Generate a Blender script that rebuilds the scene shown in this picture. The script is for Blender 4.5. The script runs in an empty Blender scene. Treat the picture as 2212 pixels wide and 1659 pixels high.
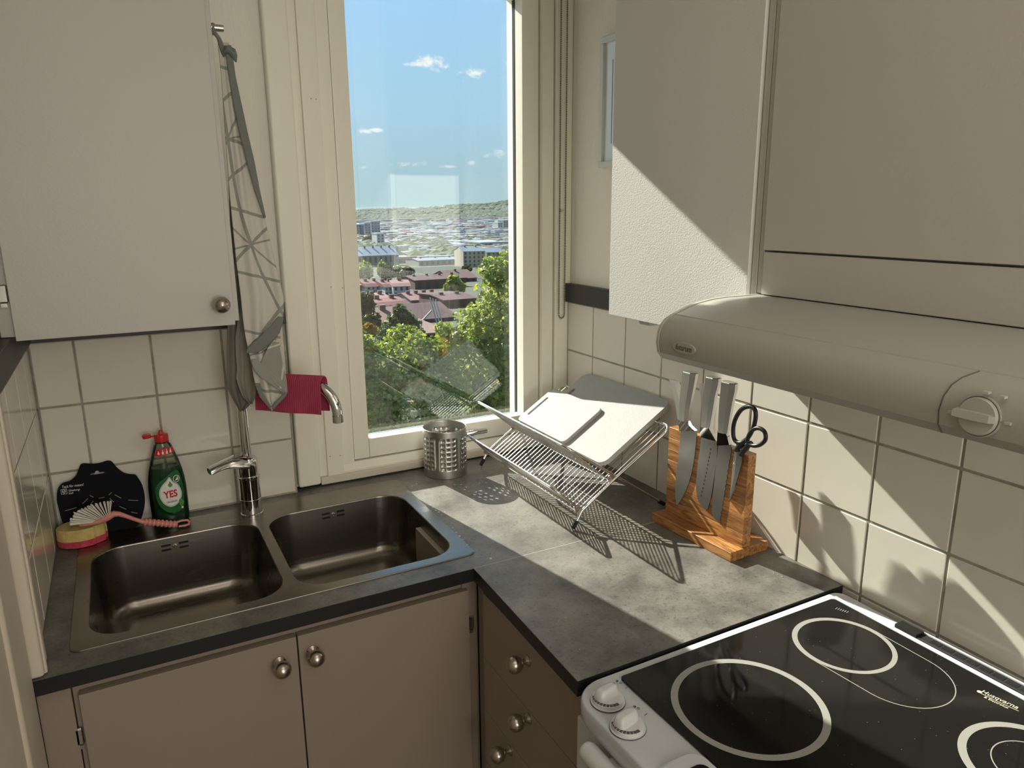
import bpy, bmesh, math, random
import numpy as np
from mathutils import Vector, Matrix

random.seed(7)
rng = np.random.default_rng(7)
scene = bpy.context.scene
COL = scene.collection
Z0 = 0.8962            # height of the lowest tile joint above the floor
ZC = 0.0038            # worktop level above that joint
XR = 1.3755            # tiled face of the right wall
PI = math.pi

# ------------------------------------------------------------------ camera
CAM = Vector((0.18985, -1.86480, 0.7304 + Z0))
ROT = [math.radians(a) for a in (76.43147, 0.43125, -28.14843)]
FPX = 1582.855
cd = bpy.data.cameras.new('camera')
cam = bpy.data.objects.new('camera', cd)
COL.objects.link(cam)
cam.location = CAM
cam.rotation_euler = ROT
cd.sensor_fit = 'HORIZONTAL'
cd.sensor_width = 36
cd.lens = 36 * FPX / 2212
cd.clip_start = 0.02
cd.clip_end = 9000
scene.camera = cam

# ------------------------------------------------------------------ sky, sun, fill lights, exposure
SKY_STRENGTH = 1.3
SUN_STRENGTH = 16.5
CEILING_FILL_POWER = 3.6
REAR_POWER = 24.0
HAZE = 0.00002
scene.view_settings.view_transform = 'Standard'
scene.view_settings.look = 'None'
scene.view_settings.gamma = 1.0
scene.view_settings.exposure = 0.0
scene.view_settings.use_curve_mapping = False

SUN_DIR = Vector((0.325, -1.61, -0.98)).normalized()
sd = bpy.data.lights.new('sun', 'SUN')
sd.energy = SUN_STRENGTH
sd.angle = math.radians(0.53)
sd.color = (1.0, 0.945, 0.85)
so = bpy.data.objects.new('sun', sd)
COL.objects.link(so)
so.rotation_euler = SUN_DIR.to_track_quat('-Z', 'Y').to_euler()
so.location = (0, 8, 8)

ld = bpy.data.lights.new('ceiling_fill_light', 'AREA')  # unseen disk added under the ceiling as warm overhead fill
ld.shape = 'DISK'
ld.size = 1.1
ld.energy = CEILING_FILL_POWER
ld.color = (1.0, 0.90, 0.76)
lo = bpy.data.objects.new('ceiling_fill_light', ld)
COL.objects.link(lo)
lo.location = (0.60, -1.85, 2.46)
lo.rotation_euler = (0, 0, 0)

# unseen area panel added behind the camera as fill for the window wall
rd_ = bpy.data.lights.new('rear_fill_light', 'AREA')
rd_.shape = 'RECTANGLE'
rd_.size = 0.95
rd_.size_y = 1.3
rd_.energy = REAR_POWER
rd_.color = (1.0, 0.97, 0.90)
ro = bpy.data.objects.new('rear_fill_light', rd_)
COL.objects.link(ro)
ro.location = (0.50, -3.86, 1.72)
ro.rotation_euler = (math.radians(90), 0, 0)


def build_world():
    w = bpy.data.worlds.new('sky')
    scene.world = w
    w.use_nodes = True
    nt = w.node_tree
    nt.nodes.clear()
    N = nt.nodes.new
    L = nt.links.new
    out = N('ShaderNodeOutputWorld')
    bg = N('ShaderNodeBackground')
    bg.inputs['Strength'].default_value = SKY_STRENGTH
    L(bg.outputs[0], out.inputs[0])
    tc = N('ShaderNodeTexCoord')
    sp = N('ShaderNodeSeparateXYZ')
    L(tc.outputs['Generated'], sp.inputs[0])
    ramp = N('ShaderNodeValToRGB')
    cr = ramp.color_ramp
    cr.elements[0].position = 0.0
    cr.elements[0].color = (0.40, 0.57, 0.63, 1)
    cr.elements[1].position = 1.0
    cr.elements[1].color = (0.08, 0.24, 0.62, 1)
    for p, c in ((0.03, (0.40, 0.57, 0.65, 1)), (0.12, (0.40, 0.63, 0.82, 1)), (0.30, (0.37, 0.66, 1.0, 1)), (0.5, (0.29, 0.57, 1.0, 1))):
        e = cr.elements.new(p)
        e.color = c
    L(sp.outputs['Z'], ramp.inputs[0])
    # cumulus puffs: soft ellipses broken up by noise, on the sky sphere
    noise = N('ShaderNodeTexNoise')
    noise.inputs['Scale'].default_value = 42
    noise.inputs['Detail'].default_value = 7
    noise.inputs['Roughness'].default_value = 0.62
    mapn = N('ShaderNodeMapping')
    mapn.inputs['Scale'].default_value = (1, 1, 1.7)
    L(tc.outputs['Generated'], mapn.inputs[0])
    L(mapn.outputs[0], noise.inputs['Vector'])
    R = Matrix.Rotation(ROT[2], 3, 'Z') @ Matrix.Rotation(ROT[1], 3, 'Y') @ Matrix.Rotation(ROT[0], 3, 'X')
    prev = None
    for (u, v, ru, rv, k) in ((926, 136, 52, 20, 1.0), (1018, 160, 36, 16, .95), (1000, 176, 20, 8, .8), (796, 283, 36, 8, .85),
                              (882, 355, 48, 9, .75), (960, 360, 24, 5, .6), (1080, 334, 32, 13, .65), (1020, 353, 14, 7, .5),
                              (1105, 136, 14, 10, .3), (790, 362, 24, 5, .3), (880, 139, 12, 4, .5), (440, 250, 90, 24, .9), (1400, 210, 120, 30, .9), (1750, 330, 150, 22, .8), (120, 330, 130, 20, .8)):
        d = (R @ Vector(((u - 1106) / FPX, -(v - 829.5) / FPX, -1))).normalized()
        side = Vector((-d.y, d.x, 0)).normalized() * -1
        up = side.cross(d).normalized()
        def dot(vec, sc):
            n = N('ShaderNodeVectorMath'); n.operation = 'DOT_PRODUCT'
            L(tc.outputs['Generated'], n.inputs[0]); n.inputs[1].default_value = vec
            s = N('ShaderNodeMath'); s.operation = 'SUBTRACT'
            L(n.outputs['Value'], s.inputs[0]); s.inputs[1].default_value = vec.dot(d)
            m = N('ShaderNodeMath'); m.operation = 'MULTIPLY'
            L(s.outputs[0], m.inputs[0]); m.inputs[1].default_value = sc
            q = N('ShaderNodeMath'); q.operation = 'MULTIPLY'
            L(m.outputs[0], q.inputs[0]); L(m.outputs[0], q.inputs[1])
            return q
        a = dot(side, FPX / ru)
        b = dot(up, FPX / rv)
        s = N('ShaderNodeMath'); s.operation = 'ADD'
        L(a.outputs[0], s.inputs[0]); L(b.outputs[0], s.inputs[1])
        inv = N('ShaderNodeMath'); inv.operation = 'SUBTRACT'; inv.use_clamp = False
        inv.inputs[0].default_value = 1.0
        L(s.outputs[0], inv.inputs[1])
        # noise - .5 scaled, added
        add = N('ShaderNodeMath'); add.operation = 'MULTIPLY_ADD'
        L(noise.outputs[0], add.inputs[0]); add.inputs[1].default_value = 4.6; add.inputs[2].default_value = -2.75
        t = N('ShaderNodeMath'); t.operation = 'ADD'
        L(inv.outputs[0], t.inputs[0]); L(add.outputs[0], t.inputs[1])
        mr = N('ShaderNodeMapRange'); mr.interpolation_type = 'SMOOTHSTEP'
        L(t.outputs[0], mr.inputs['Value'])
        mr.inputs['From Min'].default_value = 0.0
        mr.inputs['From Max'].default_value = 0.9
        mr.inputs['To Max'].default_value = k
        ge = N('ShaderNodeMath'); ge.operation = 'MAXIMUM'
        if prev is None:
            ge.inputs[1].default_value = 0
        else:
            L(prev.outputs[0], ge.inputs[1])
        L(mr.outputs[0], ge.inputs[0])
        prev = ge
    mix = N('ShaderNodeMix'); mix.data_type = 'RGBA'
    L(prev.outputs[0], mix.inputs[0])
    L(ramp.outputs[0], mix.inputs[6])
    mix.inputs[7].default_value = (0.93, 0.95, 0.95, 1)
    L(mix.outputs[2], bg.inputs[0])


build_world()

RM = Matrix.Rotation(ROT[2], 3, 'Z') @ Matrix.Rotation(ROT[1], 3, 'Y') @ Matrix.Rotation(ROT[0], 3, 'X')


def on(axis, val, u, v):
    """world point where the sight line of a photograph pixel meets a plane (0: x=val, 1: y=val, 2: z=val above the joint)"""
    d = RM @ Vector(((u - 1106) / FPX, -(v - 829.5) / FPX, -1))
    if axis == 2:
        val = val + Z0
    t = (val - CAM[axis]) / d[axis]
    return CAM + d * t


# ------------------------------------------------------------------ mesh helpers
class MB:
    def __init__(self):
        self.v = []
        self.f = []

    def add(self, vs, fs, M=None):
        o = len(self.v)
        if M is not None:
            vs = [M @ Vector(p) for p in vs]
        self.v += [tuple(p) for p in vs]
        self.f += [tuple(i + o for i in f) for f in fs]
        return self

    def box(self, x0, x1, y0, y1, z0, z1, b=0.0, seg=2, M=None):
        """box in room coordinates; z counted from the lowest tile joint"""
        x0, x1 = min(x0, x1), max(x0, x1); y0, y1 = min(y0, y1), max(y0, y1); z0, z1 = min(z0, z1), max(z0, z1)
        if b <= 0:
            vs = [(x, y, z + Z0) for z in (z0, z1) for y in (y0, y1) for x in (x0, x1)]
            fs = [(0, 2, 3, 1), (4, 5, 7, 6), (0, 1, 5, 4), (2, 6, 7, 3), (0, 4, 6, 2), (1, 3, 7, 5)]
            return self.add(vs, fs, M)
        bm = bmesh.new()
        bmesh.ops.create_cube(bm, size=1)
        for p in bm.verts:
            p.co = Vector((x0 + (p.co.x + .5) * (x1 - x0), y0 + (p.co.y + .5) * (y1 - y0), Z0 + z0 + (p.co.z + .5) * (z1 - z0)))
        bmesh.ops.bevel(bm, geom=list(bm.edges), offset=b, segments=seg, profile=.5, affect='EDGES')
        bm.verts.index_update()
        self.add([p.co[:] for p in bm.verts], [[q.index for q in f.verts] for f in bm.faces], M)
        bm.free()
        return self

    def loft(self, loops, cap0=True, cap1=True, closed=True):
        n = len(loops[0])
        o = len(self.v)
        for lp in loops:
            self.v += [tuple(p) for p in lp]
        for i in range(len(loops) - 1):
            a, b = o + i * n, o + (i + 1) * n
            for j in range(n if closed else n - 1):
                k = (j + 1) % n
                self.f.append((a + j, a + k, b + k, b + j))
        if cap0:
            self.f.append(tuple(o + j for j in reversed(range(n))))
        if cap1:
            e = o + (len(loops) - 1) * n
            self.f.append(tuple(e + j for j in range(n)))
        return self

    def tube(self, pts, r, seg=8, closed=False):
        P = [Vector(p) for p in pts]
        n = len(P)
        rs = r if isinstance(r, (list, tuple)) else [r] * n
        loops = []
        prev = None
        for i in range(n):
            if closed:
                t = (P[(i + 1) % n] - P[i - 1]).normalized()
            elif i == 0:
                t = (P[1] - P[0]).normalized()
            elif i == n - 1:
                t = (P[-1] - P[-2]).normalized()
            else:
                t = ((P[i + 1] - P[i]).normalized() + (P[i] - P[i - 1]).normalized()).normalized()
            if prev is None:
                a = Vector((0, 0, 1)) if abs(t.z) < .9 else Vector((1, 0, 0))
                x = t.cross(a).normalized()
            else:
                x = (prev - t * prev.dot(t)).normalized()
            prev = x
            y = t.cross(x)
            loops.append([P[i] + (x * math.cos(2 * PI * j / seg) + y * math.sin(2 * PI * j / seg)) * rs[i] for j in range(seg)])
        if closed:
            loops.append(loops[0])
            return self.loft(loops, False, False)
        return self.loft(loops)

    def lathe(self, prof, c, seg=32, axis=(0, 0, 1), cap0=True, cap1=True):
        """prof: (radius, height along axis); c is a full world point"""
        ax = Vector(axis).normalized()
        a = Vector((0, 0, 1)) if abs(ax.z) < .9 else Vector((1, 0, 0))
        x = ax.cross(a).normalized()
        y = ax.cross(x)
        c = Vector(c)
        loops = [[c + ax * h + (x * math.cos(2 * PI * j / seg) + y * math.sin(2 * PI * j / seg)) * max(r, 1e-5) for j in range(seg)] for r, h in prof]
        return self.loft(loops, cap0, cap1)

    def prism(self, poly, d0, d1, fn):
        """outline poly [(a,b)] extruded from d0 to d1; fn(a,b,d)->point"""
        return self.loft([[fn(a, b, d) for a, b in poly] for d in (d0, d1)])


WL = {}


def finish(name, me, mat, parent=None, loc=None, smooth=35):
    if smooth:
        me.polygons.foreach_set('use_smooth', [True] * len(me.polygons))
        me.set_sharp_from_angle(angle=math.radians(smooth))
    if mat is not None:
        me.materials.append(mat)
    o = bpy.data.objects.new(name, me)
    COL.objects.link(o)
    base = Vector((0, 0, 0))
    if parent is not None:
        o.parent = parent
        base = WL[parent.name]
    if loc is None:
        loc = base
    loc = Vector(loc)
    me.transform(Matrix.Translation(-loc))
    o.location = loc - base
    WL[o.name] = loc
    if smooth and smooth < 90 and len(me.polygons) < 3000:
        wn = o.modifiers.new('weighted', 'WEIGHTED_NORMAL')
        wn.keep_sharp = True
    return o


def part(name, mb, mat, parent=None, loc=None, smooth=35, fix=True):
    me = bpy.data.meshes.new(name)
    me.from_pydata(mb.v, [], mb.f)
    me.validate()
    if fix:
        bm = bmesh.new(); bm.from_mesh(me)
        bmesh.ops.remove_doubles(bm, verts=bm.verts, dist=1e-6)
        bmesh.ops.recalc_face_normals(bm, faces=bm.faces)
        bm.to_mesh(me); bm.free()
    return finish(name, me, mat, parent, loc, smooth)


def tag(o, label=None, cat=None, group=None, kind=None):
    if label: o['label'] = label
    if cat: o['category'] = cat
    if group: o['group'] = group
    if kind: o['kind'] = kind
    return o


def thing(name, label, cat, loc, group=None):
    o = bpy.data.objects.new(name, None)
    o.empty_display_size = .05
    COL.objects.link(o)
    o.location = loc
    WL[o.name] = Vector(loc)
    return tag(o, label, cat, group)


def struct(name, mb, mat, smooth=35, label=None):
    o = part(name, mb, mat, None, None, smooth)
    o['kind'] = 'structure'
    if label: o['label'] = label
    return o


def text_part(name, s, size, origin, right, up, mat, parent, depth=0.0002, align='CENTER', shear=0.0, sx=1.0):
    cu = bpy.data.curves.new(name, 'FONT')
    cu.body = s
    cu.size = size
    cu.extrude = depth
    cu.align_x = align
    cu.align_y = 'CENTER'
    cu.shear = shear
    cu.resolution_u = 3
    t = bpy.data.objects.new('tmp_text', cu)
    COL.objects.link(t)
    dg = bpy.context.evaluated_depsgraph_get()
    me = bpy.data.meshes.new_from_object(t.evaluated_get(dg))
    bpy.data.objects.remove(t)
    r = Vector(right).normalized(); u = Vector(up).normalized(); u = (u - r * u.dot(r)).normalized(); n = r.cross(u)
    M = Matrix(((r.x * sx, u.x, n.x, origin[0]), (r.y * sx, u.y, n.y, origin[1]), (r.z * sx, u.z, n.z, origin[2]), (0, 0, 0, 1)))
    me.transform(M)
    me.materials.clear()
    me.name = name
    return finish(name, me, mat, parent, None, 0)


# ------------------------------------------------------------------ materials
def mat(name, color, rough=.5, metal=0.0, bump=0.0, bscale=100.0, var=0.0, vscale=6.0, stretch=(1, 1, 1), spec=.5, coat=0.0, trans=0.0, ior=1.45, color2=None, detail=4.0, sub=0.0, rvar=0.0, bdist=.002):
    m = bpy.data.materials.new(name)
    m.use_nodes = True
    nt = m.node_tree
    b = nt.nodes['Principled BSDF']
    c = (color[0], color[1], color[2], 1)
    b.inputs['Base Color'].default_value = c
    b.inputs['Roughness'].default_value = rough
    b.inputs['Metallic'].default_value = metal
    b.inputs['Specular IOR Level'].default_value = spec
    b.inputs['Coat Weight'].default_value = coat
    b.inputs['Coat Roughness'].default_value = .08
    b.inputs['Transmission Weight'].default_value = trans
    b.inputs['IOR'].default_value = ior
    if sub:
        b.inputs['Subsurface Weight'].default_value = sub
        b.inputs['Subsurface Radius'].default_value = (.01, .009, .008)
        b.inputs['Subsurface Scale'].default_value = .5
    N = nt.nodes.new
    L = nt.links.new
    if var or bump or rvar or color2:
        tc = N('ShaderNodeTexCoord')
        mp = N('ShaderNodeMapping')
        mp.inputs['Scale'].default_value = stretch
        L(tc.outputs['Object'], mp.inputs[0])
    if var or color2:
        n = N('ShaderNodeTexNoise')
        n.inputs['Scale'].default_value = vscale
        n.inputs['Detail'].default_value = detail
        n.inputs['Roughness'].default_value = .6
        L(mp.outputs[0], n.inputs['Vector'])
        r = N('ShaderNodeValToRGB')
        r.color_ramp.elements[0].position = .3
        r.color_ramp.elements[1].position = .7
        c2 = color2 if color2 else [min(1, x * (1 + var)) for x in color]
        c1 = color if color2 else [x * (1 - var) for x in color]
        r.color_ramp.elements[0].color = (*c1, 1)
        r.color_ramp.elements[1].color = (*c2, 1)
        L(n.outputs[0], r.inputs[0])
        L(r.outputs[0], b.inputs['Base Color'])
    if rvar:
        n = N('ShaderNodeTexNoise')
        n.inputs['Scale'].default_value = vscale * 2
        n.inputs['Detail'].default_value = 5
        L(mp.outputs[0], n.inputs['Vector'])
        mr = N('ShaderNodeMapRange')
        mr.inputs['To Min'].default_value = max(.02, rough - rvar)
        mr.inputs['To Max'].default_value = min(1, rough + rvar)
        L(n.outputs[0], mr.inputs['Value'])
        L(mr.outputs[0], b.inputs['Roughness'])
    if bump:
        n = N('ShaderNodeTexNoise')
        n.inputs['Scale'].default_value = bscale
        n.inputs['Detail'].default_value = 3
        L(mp.outputs[0], n.inputs['Vector'])
        bp = N('ShaderNodeBump')
        bp.inputs['Strength'].default_value = bump
        bp.inputs['Distance'].default_value = bdist
        L(n.outputs[0], bp.inputs['Height'])
        L(bp.outputs[0], b.inputs['Normal'])
    return m


M = {}
M['plaster'] = mat('plaster', (.74, .71, .64), .85, bump=.2, bscale=60)
M['wallpaper'] = mat('wallpaper', (.82, .79, .70), .75, bump=.55, bscale=190, stretch=(1, 1, .35), bdist=.003)
M['grout'] = mat('grout', (.33, .30, .24), .9, var=.25, vscale=30)
M['tile'] = mat('tile', (.71, .67, .58), .12, bump=.05, bscale=14, spec=.5, var=.03, vscale=5)
M['paint'] = mat('paint', (.87, .83, .72), .38, bump=.12, bscale=40, stretch=(1, 1, .15), var=.03, vscale=4)
M['worn_paint'] = mat('worn_paint', (.70, .66, .56), .5, bump=.4, bscale=60, stretch=(.15, 1, 1), color2=(.52, .45, .36), vscale=18)
M['cabinet'] = mat('cabinet', (.51, .492, .45), .42, bump=.10, bscale=260, var=.015, vscale=3)
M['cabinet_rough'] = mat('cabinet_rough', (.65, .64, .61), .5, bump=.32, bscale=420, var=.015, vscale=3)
M['cabinet_low_shaded'] = mat('cabinet_low_shaded', (.285, .235, .185), .42, bump=.08, bscale=260, var=.02, vscale=3)  # browner paint, with the dimness low in the room put into its colour
M['dark_trim'] = mat('dark_trim', (.035, .031, .03), .42, bump=.1, bscale=150)
M['black'] = mat('black', (.012, .012, .013), .45)
M['hem'] = mat('towel_hem', (.19, .198, .18), .95, bump=.3, bscale=900)
M['hem_light'] = mat('towel_hem_light', (.31, .32, .295), .95, bump=.4, bscale=900)
M['can_steel'] = mat('can_steel', (.56, .55, .52), .36, 1.0, rvar=.05, vscale=8)
M['towel_fold'] = mat('towel_fold', (.26, .245, .205), .95, bump=.3, bscale=700, var=.06, vscale=12)
M['casing_paint'] = mat('casing_paint', (.60, .54, .455), .4, bump=.1, bscale=40, stretch=(1, 1, .15))
M['left_paint'] = mat('left_paint', (.60, .535, .45), .5, bump=.08, bscale=90, var=.03, vscale=3)
M['rubber'] = mat('rubber', (.015, .015, .015), .7)
M['steel'] = mat('steel', (.60, .585, .55), .27, 1.0, bump=.04, bscale=500, rvar=.07, vscale=8)
M['sink_steel'] = mat('sink_steel', (.27, .25, .22), .28, 1.0, bump=.05, bscale=400, stretch=(.1, 1, 1), rvar=.06, vscale=6)
M['chrome'] = mat('chrome', (.72, .72, .72), .06, 1.0)
M['wire'] = mat('wire_steel', (.74, .73, .70), .16, 1.0)
M['nickel'] = mat('brushed_nickel', (.47, .42, .36), .26, 1.0)
M['handle_steel'] = mat('handle_steel', (.72, .72, .72), .27, 1.0)
M['white_enamel'] = mat('white_enamel', (.56, .585, .61), .13, spec=.6)
M['white_plastic'] = mat('white_plastic', (.62, .63, .64), .3)
M['hood'] = mat('hood_plastic', (.40, .39, .35), .34, bump=.05, bscale=300)
M['hood_cap'] = mat('hood_cap', (.50, .48, .43), .35)
M['grey_print'] = mat('grey_print', (.10, .09, .08), .6)
M['board'] = mat('cutting_board', (.385, .385, .38), .6, spec=.1, bump=.35, bscale=320, sub=.25, var=.02, vscale=40)
M['ring'] = mat('burner_print', (.31, .305, .275), .35)
M['cream_print'] = mat('cream_print', (.72, .68, .5), .5)
M['white_print'] = mat('white_print', (.8, .8, .78), .5)
M['gasket'] = mat('gasket', (.05, .055, .06), .5)
M['towel_rear_shaded'] = mat('towel_rear_shaded', (.175, .16, .13), .95, bump=.3, bscale=700, var=.08, vscale=12)  # darker reverse of the towel, the rear fold's shade put into its colour
M['pink_cloth'] = mat('pink_cloth', (.40, .05, .10), .95, bump=.4, bscale=500, var=.08, vscale=60)
M['pink_plastic'] = mat('pink_plastic', (.66, .25, .22), .4)
M['bristle'] = mat('bristle', (.80, .74, .66), .6)
M['sponge_yellow'] = mat('sponge_yellow', (.60, .46, .17), .95, bump=.8, bscale=330, var=.12, vscale=60)
M['sponge_pink'] = mat('sponge_pink', (.52, .06, .10), .95, bump=1.0, bscale=260, var=.25, vscale=90)
M['scraper'] = mat('dark_plastic', (.006, .007, .010), .75, spec=.15)
M['red_plastic'] = mat('red_plastic', (.55, .02, .025), .35)
M['label_green'] = mat('label_green', (.015, .13, .035), .4)
M['label_light_green'] = mat('label_light_green', (.10, .30, .06), .4)
M['label_red'] = mat('label_red', (.55, .015, .02), .4)
M['label_white'] = mat('label_white', (.80, .80, .78), .4)
M['scissor_black'] = mat('scissor_black', (.018, .019, .021), .35)


def glass_mat(name, tint=(1, 1, 1), ior=1.5, gain=1.0):
    m = bpy.data.materials.new(name)
    m.use_nodes = True
    nt = m.node_tree
    nt.nodes.clear()
    N = nt.nodes.new; L = nt.links.new
    o = N('ShaderNodeOutputMaterial'); t = N('ShaderNodeBsdfTransparent'); g = N('ShaderNodeBsdfGlossy')
    t.inputs[0].default_value = (*tint, 1)
    g.inputs['Roughness'].default_value = 0.0
    f = N('ShaderNodeFresnel'); f.inputs['IOR'].default_value = ior
    mu = N('ShaderNodeMath'); mu.operation = 'MULTIPLY'; mu.inputs[1].default_value = gain; mu.use_clamp = True
    L(f.outputs[0], mu.inputs[0])
    mx = N('ShaderNodeMixShader')
    L(mu.outputs[0], mx.inputs[0]); L(t.outputs[0], mx.inputs[1]); L(g.outputs[0], mx.inputs[2]); L(mx.outputs[0], o.inputs[0])
    return m


M['pane'] = glass_mat('window_glass', (.98, .992, .985), 1.5, 1.5)
M['clear_plastic'] = glass_mat('clear_plastic', (.80, .84, .78), 1.45, 1.2)
M['green_liquid'] = mat('green_liquid', (.004, .055, .018), .08, spec=.6)


def worktop_mat():
    m = mat('slate_laminate', (.15, .145, .135), .43, spec=.8)
    nt = m.node_tree; N = nt.nodes.new; L = nt.links.new
    b = nt.nodes['Principled BSDF']
    tc = N('ShaderNodeTexCoord')
    n1 = N('ShaderNodeTexNoise'); n1.inputs['Scale'].default_value = 7; n1.inputs['Detail'].default_value = 9; n1.inputs['Roughness'].default_value = .68
    n2 = N('ShaderNodeTexNoise'); n2.inputs['Scale'].default_value = 150; n2.inputs['Detail'].default_value = 6; n2.inputs['Roughness'].default_value = .7
    L(tc.outputs['Object'], n1.inputs['Vector']); L(tc.outputs['Object'], n2.inputs['Vector'])
    r1 = N('ShaderNodeValToRGB'); e = r1.color_ramp.elements
    e[0].position = .36; e[0].color = (.080, .075, .068, 1)
    e[1].position = .66; e[1].color = (.235, .218, .188, 1)
    L(n1.outputs[0], r1.inputs[0])
    r2 = N('ShaderNodeValToRGB'); e = r2.color_ramp.elements
    e[0].position = .32; e[0].color = (.30, .30, .30, 1)
    e[1].position = .46; e[1].color = (1, 1, 1, 1)
    L(n2.outputs[0], r2.inputs[0])
    mx = N('ShaderNodeMix'); mx.data_type = 'RGBA'; mx.blend_type = 'MULTIPLY'; mx.inputs[0].default_value = .8
    L(r1.outputs[0], mx.inputs[6]); L(r2.outputs[0], mx.inputs[7])
    L(mx.outputs[2], b.inputs['Base Color'])
    n3 = N('ShaderNodeTexNoise'); n3.inputs['Scale'].default_value = 130; n3.inputs['Detail'].default_value = 4
    L(tc.outputs['Object'], n3.inputs['Vector'])
    bp = N('ShaderNodeBump'); bp.inputs['Strength'].default_value = .35; bp.inputs['Distance'].default_value = .0012
    L(n3.outputs[0], bp.inputs['Height']); L(bp.outputs[0], b.inputs['Normal'])
    return m


def wood_mat():
    m = mat('acacia_wood', (.4, .2, .07), .35)
    nt = m.node_tree; N = nt.nodes.new; L = nt.links.new
    b = nt.nodes['Principled BSDF']
    tc = N('ShaderNodeTexCoord'); oi = N('ShaderNodeObjectInfo')
    mp = N('ShaderNodeMapping'); mp.inputs['Scale'].default_value = (9, 1.0, 9)
    add = N('ShaderNodeVectorMath'); add.operation = 'MULTIPLY_ADD'
    L(oi.outputs['Random'], add.inputs[0]); add.inputs[1].default_value = (17, 31, 23); L(tc.outputs['Object'], add.inputs[2])
    L(add.outputs[0], mp.inputs[0])
    n = N('ShaderNodeTexNoise'); n.inputs['Scale'].default_value = 14; n.inputs['Detail'].default_value = 7; n.inputs['Distortion'].default_value = 1.2
    L(mp.outputs[0], n.inputs['Vector'])
    r = N('ShaderNodeValToRGB'); e = r.color_ramp.elements
    e[0].position = .3; e[0].color = (.19, .065, .018, 1)
    e[1].position = .7; e[1].color = (.60, .30, .10, 1)
    L(n.outputs[0], r.inputs[0])
    hs = N('ShaderNodeHueSaturation')
    mr = N('ShaderNodeMapRange'); mr.inputs['To Min'].default_value = .75; mr.inputs['To Max'].default_value = 1.35
    L(oi.outputs['Random'], mr.inputs['Value']); L(mr.outputs[0], hs.inputs['Value'])
    L(r.outputs[0], hs.inputs['Color']); L(hs.outputs[0], b.inputs['Base Color'])
    return m


def hob_glass_mat():
    m = mat('hob_glass', (.006, .0056, .005), .08, spec=.28)
    nt = m.node_tree; N = nt.nodes.new; L = nt.links.new
    b = nt.nodes['Principled BSDF']
    tc = N('ShaderNodeTexCoord')
    n = N('ShaderNodeTexNoise'); n.inputs['Scale'].default_value = 7; n.inputs['Detail'].default_value = 6
    L(tc.outputs['Object'], n.inputs['Vector'])
    mr = N('ShaderNodeMapRange'); mr.inputs['From Min'].default_value = .4; mr.inputs['From Max'].default_value = .75
    mr.inputs['To Min'].default_value = .06; mr.inputs['To Max'].default_value = .26
    L(n.outputs[0], mr.inputs['Value']); L(mr.outputs[0], b.inputs['Roughness'])
    # crumbs and specks
    v = N('ShaderNodeTexVoronoi'); v.inputs['Scale'].default_value = 75
    L(tc.outputs['Object'], v.inputs['Vector'])
    lt = N('ShaderNodeMath'); lt.operation = 'LESS_THAN'; lt.inputs[1].default_value = .06
    L(v.outputs['Distance'], lt.inputs[0])
    mx = N('ShaderNodeMix'); mx.data_type = 'RGBA'
    L(lt.outputs[0], mx.inputs[0]); mx.inputs[6].default_value = (.010, .0095, .009, 1); mx.inputs[7].default_value = (.10, .09, .075, 1)
    L(mx.outputs[2], b.inputs['Base Color'])
    return m


def towel_mat(name, base, line, back=False):
    """woven tea towel: thin lines of three directions meeting in stars"""
    m = mat(name, base, .95)
    nt = m.node_tree; N = nt.nodes.new; L = nt.links.new
    b = nt.nodes['Principled BSDF']
    tc = N('ShaderNodeTexCoord')
    prev = None
    for ang, per, wd in ((0, .125, .045), (60, .125, .045), (120, .125, .045), (30, .2165, .016), (90, .2165, .016), (150, .2165, .016)):
        d = N('ShaderNodeVectorMath'); d.operation = 'DOT_PRODUCT'
        a = math.radians(ang + 13)
        d.inputs[1].default_value = (math.cos(a) / per, math.sin(a) / per, 0)
        L(tc.outputs['UV'], d.inputs[0])
        fr = N('ShaderNodeMath'); fr.operation = 'FRACT'; L(d.outputs['Value'], fr.inputs[0])
        s = N('ShaderNodeMath'); s.operation = 'SUBTRACT'; L(fr.outputs[0], s.inputs[0]); s.inputs[1].default_value = .5
        ab = N('ShaderNodeMath'); ab.operation = 'ABSOLUTE'; L(s.outputs[0], ab.inputs[0])
        lt = N('ShaderNodeMath'); lt.operation = 'LESS_THAN'; L(ab.outputs[0], lt.inputs[0]); lt.inputs[1].default_value = wd * .55
        if prev is None:
            prev = lt
        else:
            mxx = N('ShaderNodeMath'); mxx.operation = 'MAXIMUM'; L(prev.outputs[0], mxx.inputs[0]); L(lt.outputs[0], mxx.inputs[1]); prev = mxx
    mx = N('ShaderNodeMix'); mx.data_type = 'RGBA'
    L(prev.outputs[0], mx.inputs[0]); mx.inputs[6].default_value = (*base, 1); mx.inputs[7].default_value = (*line, 1)
    L(mx.outputs[2], b.inputs['Base Color'])
    n = N('ShaderNodeTexNoise'); n.inputs['Scale'].default_value = 600
    L(tc.outputs['UV'], n.inputs['Vector'])
    bp = N('ShaderNodeBump'); bp.inputs['Strength'].default_value = .25; bp.inputs['Distance'].default_value = .001
    L(n.outputs[0], bp.inputs['Height']); L(bp.outputs[0], b.inputs['Normal'])
    return m


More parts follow.
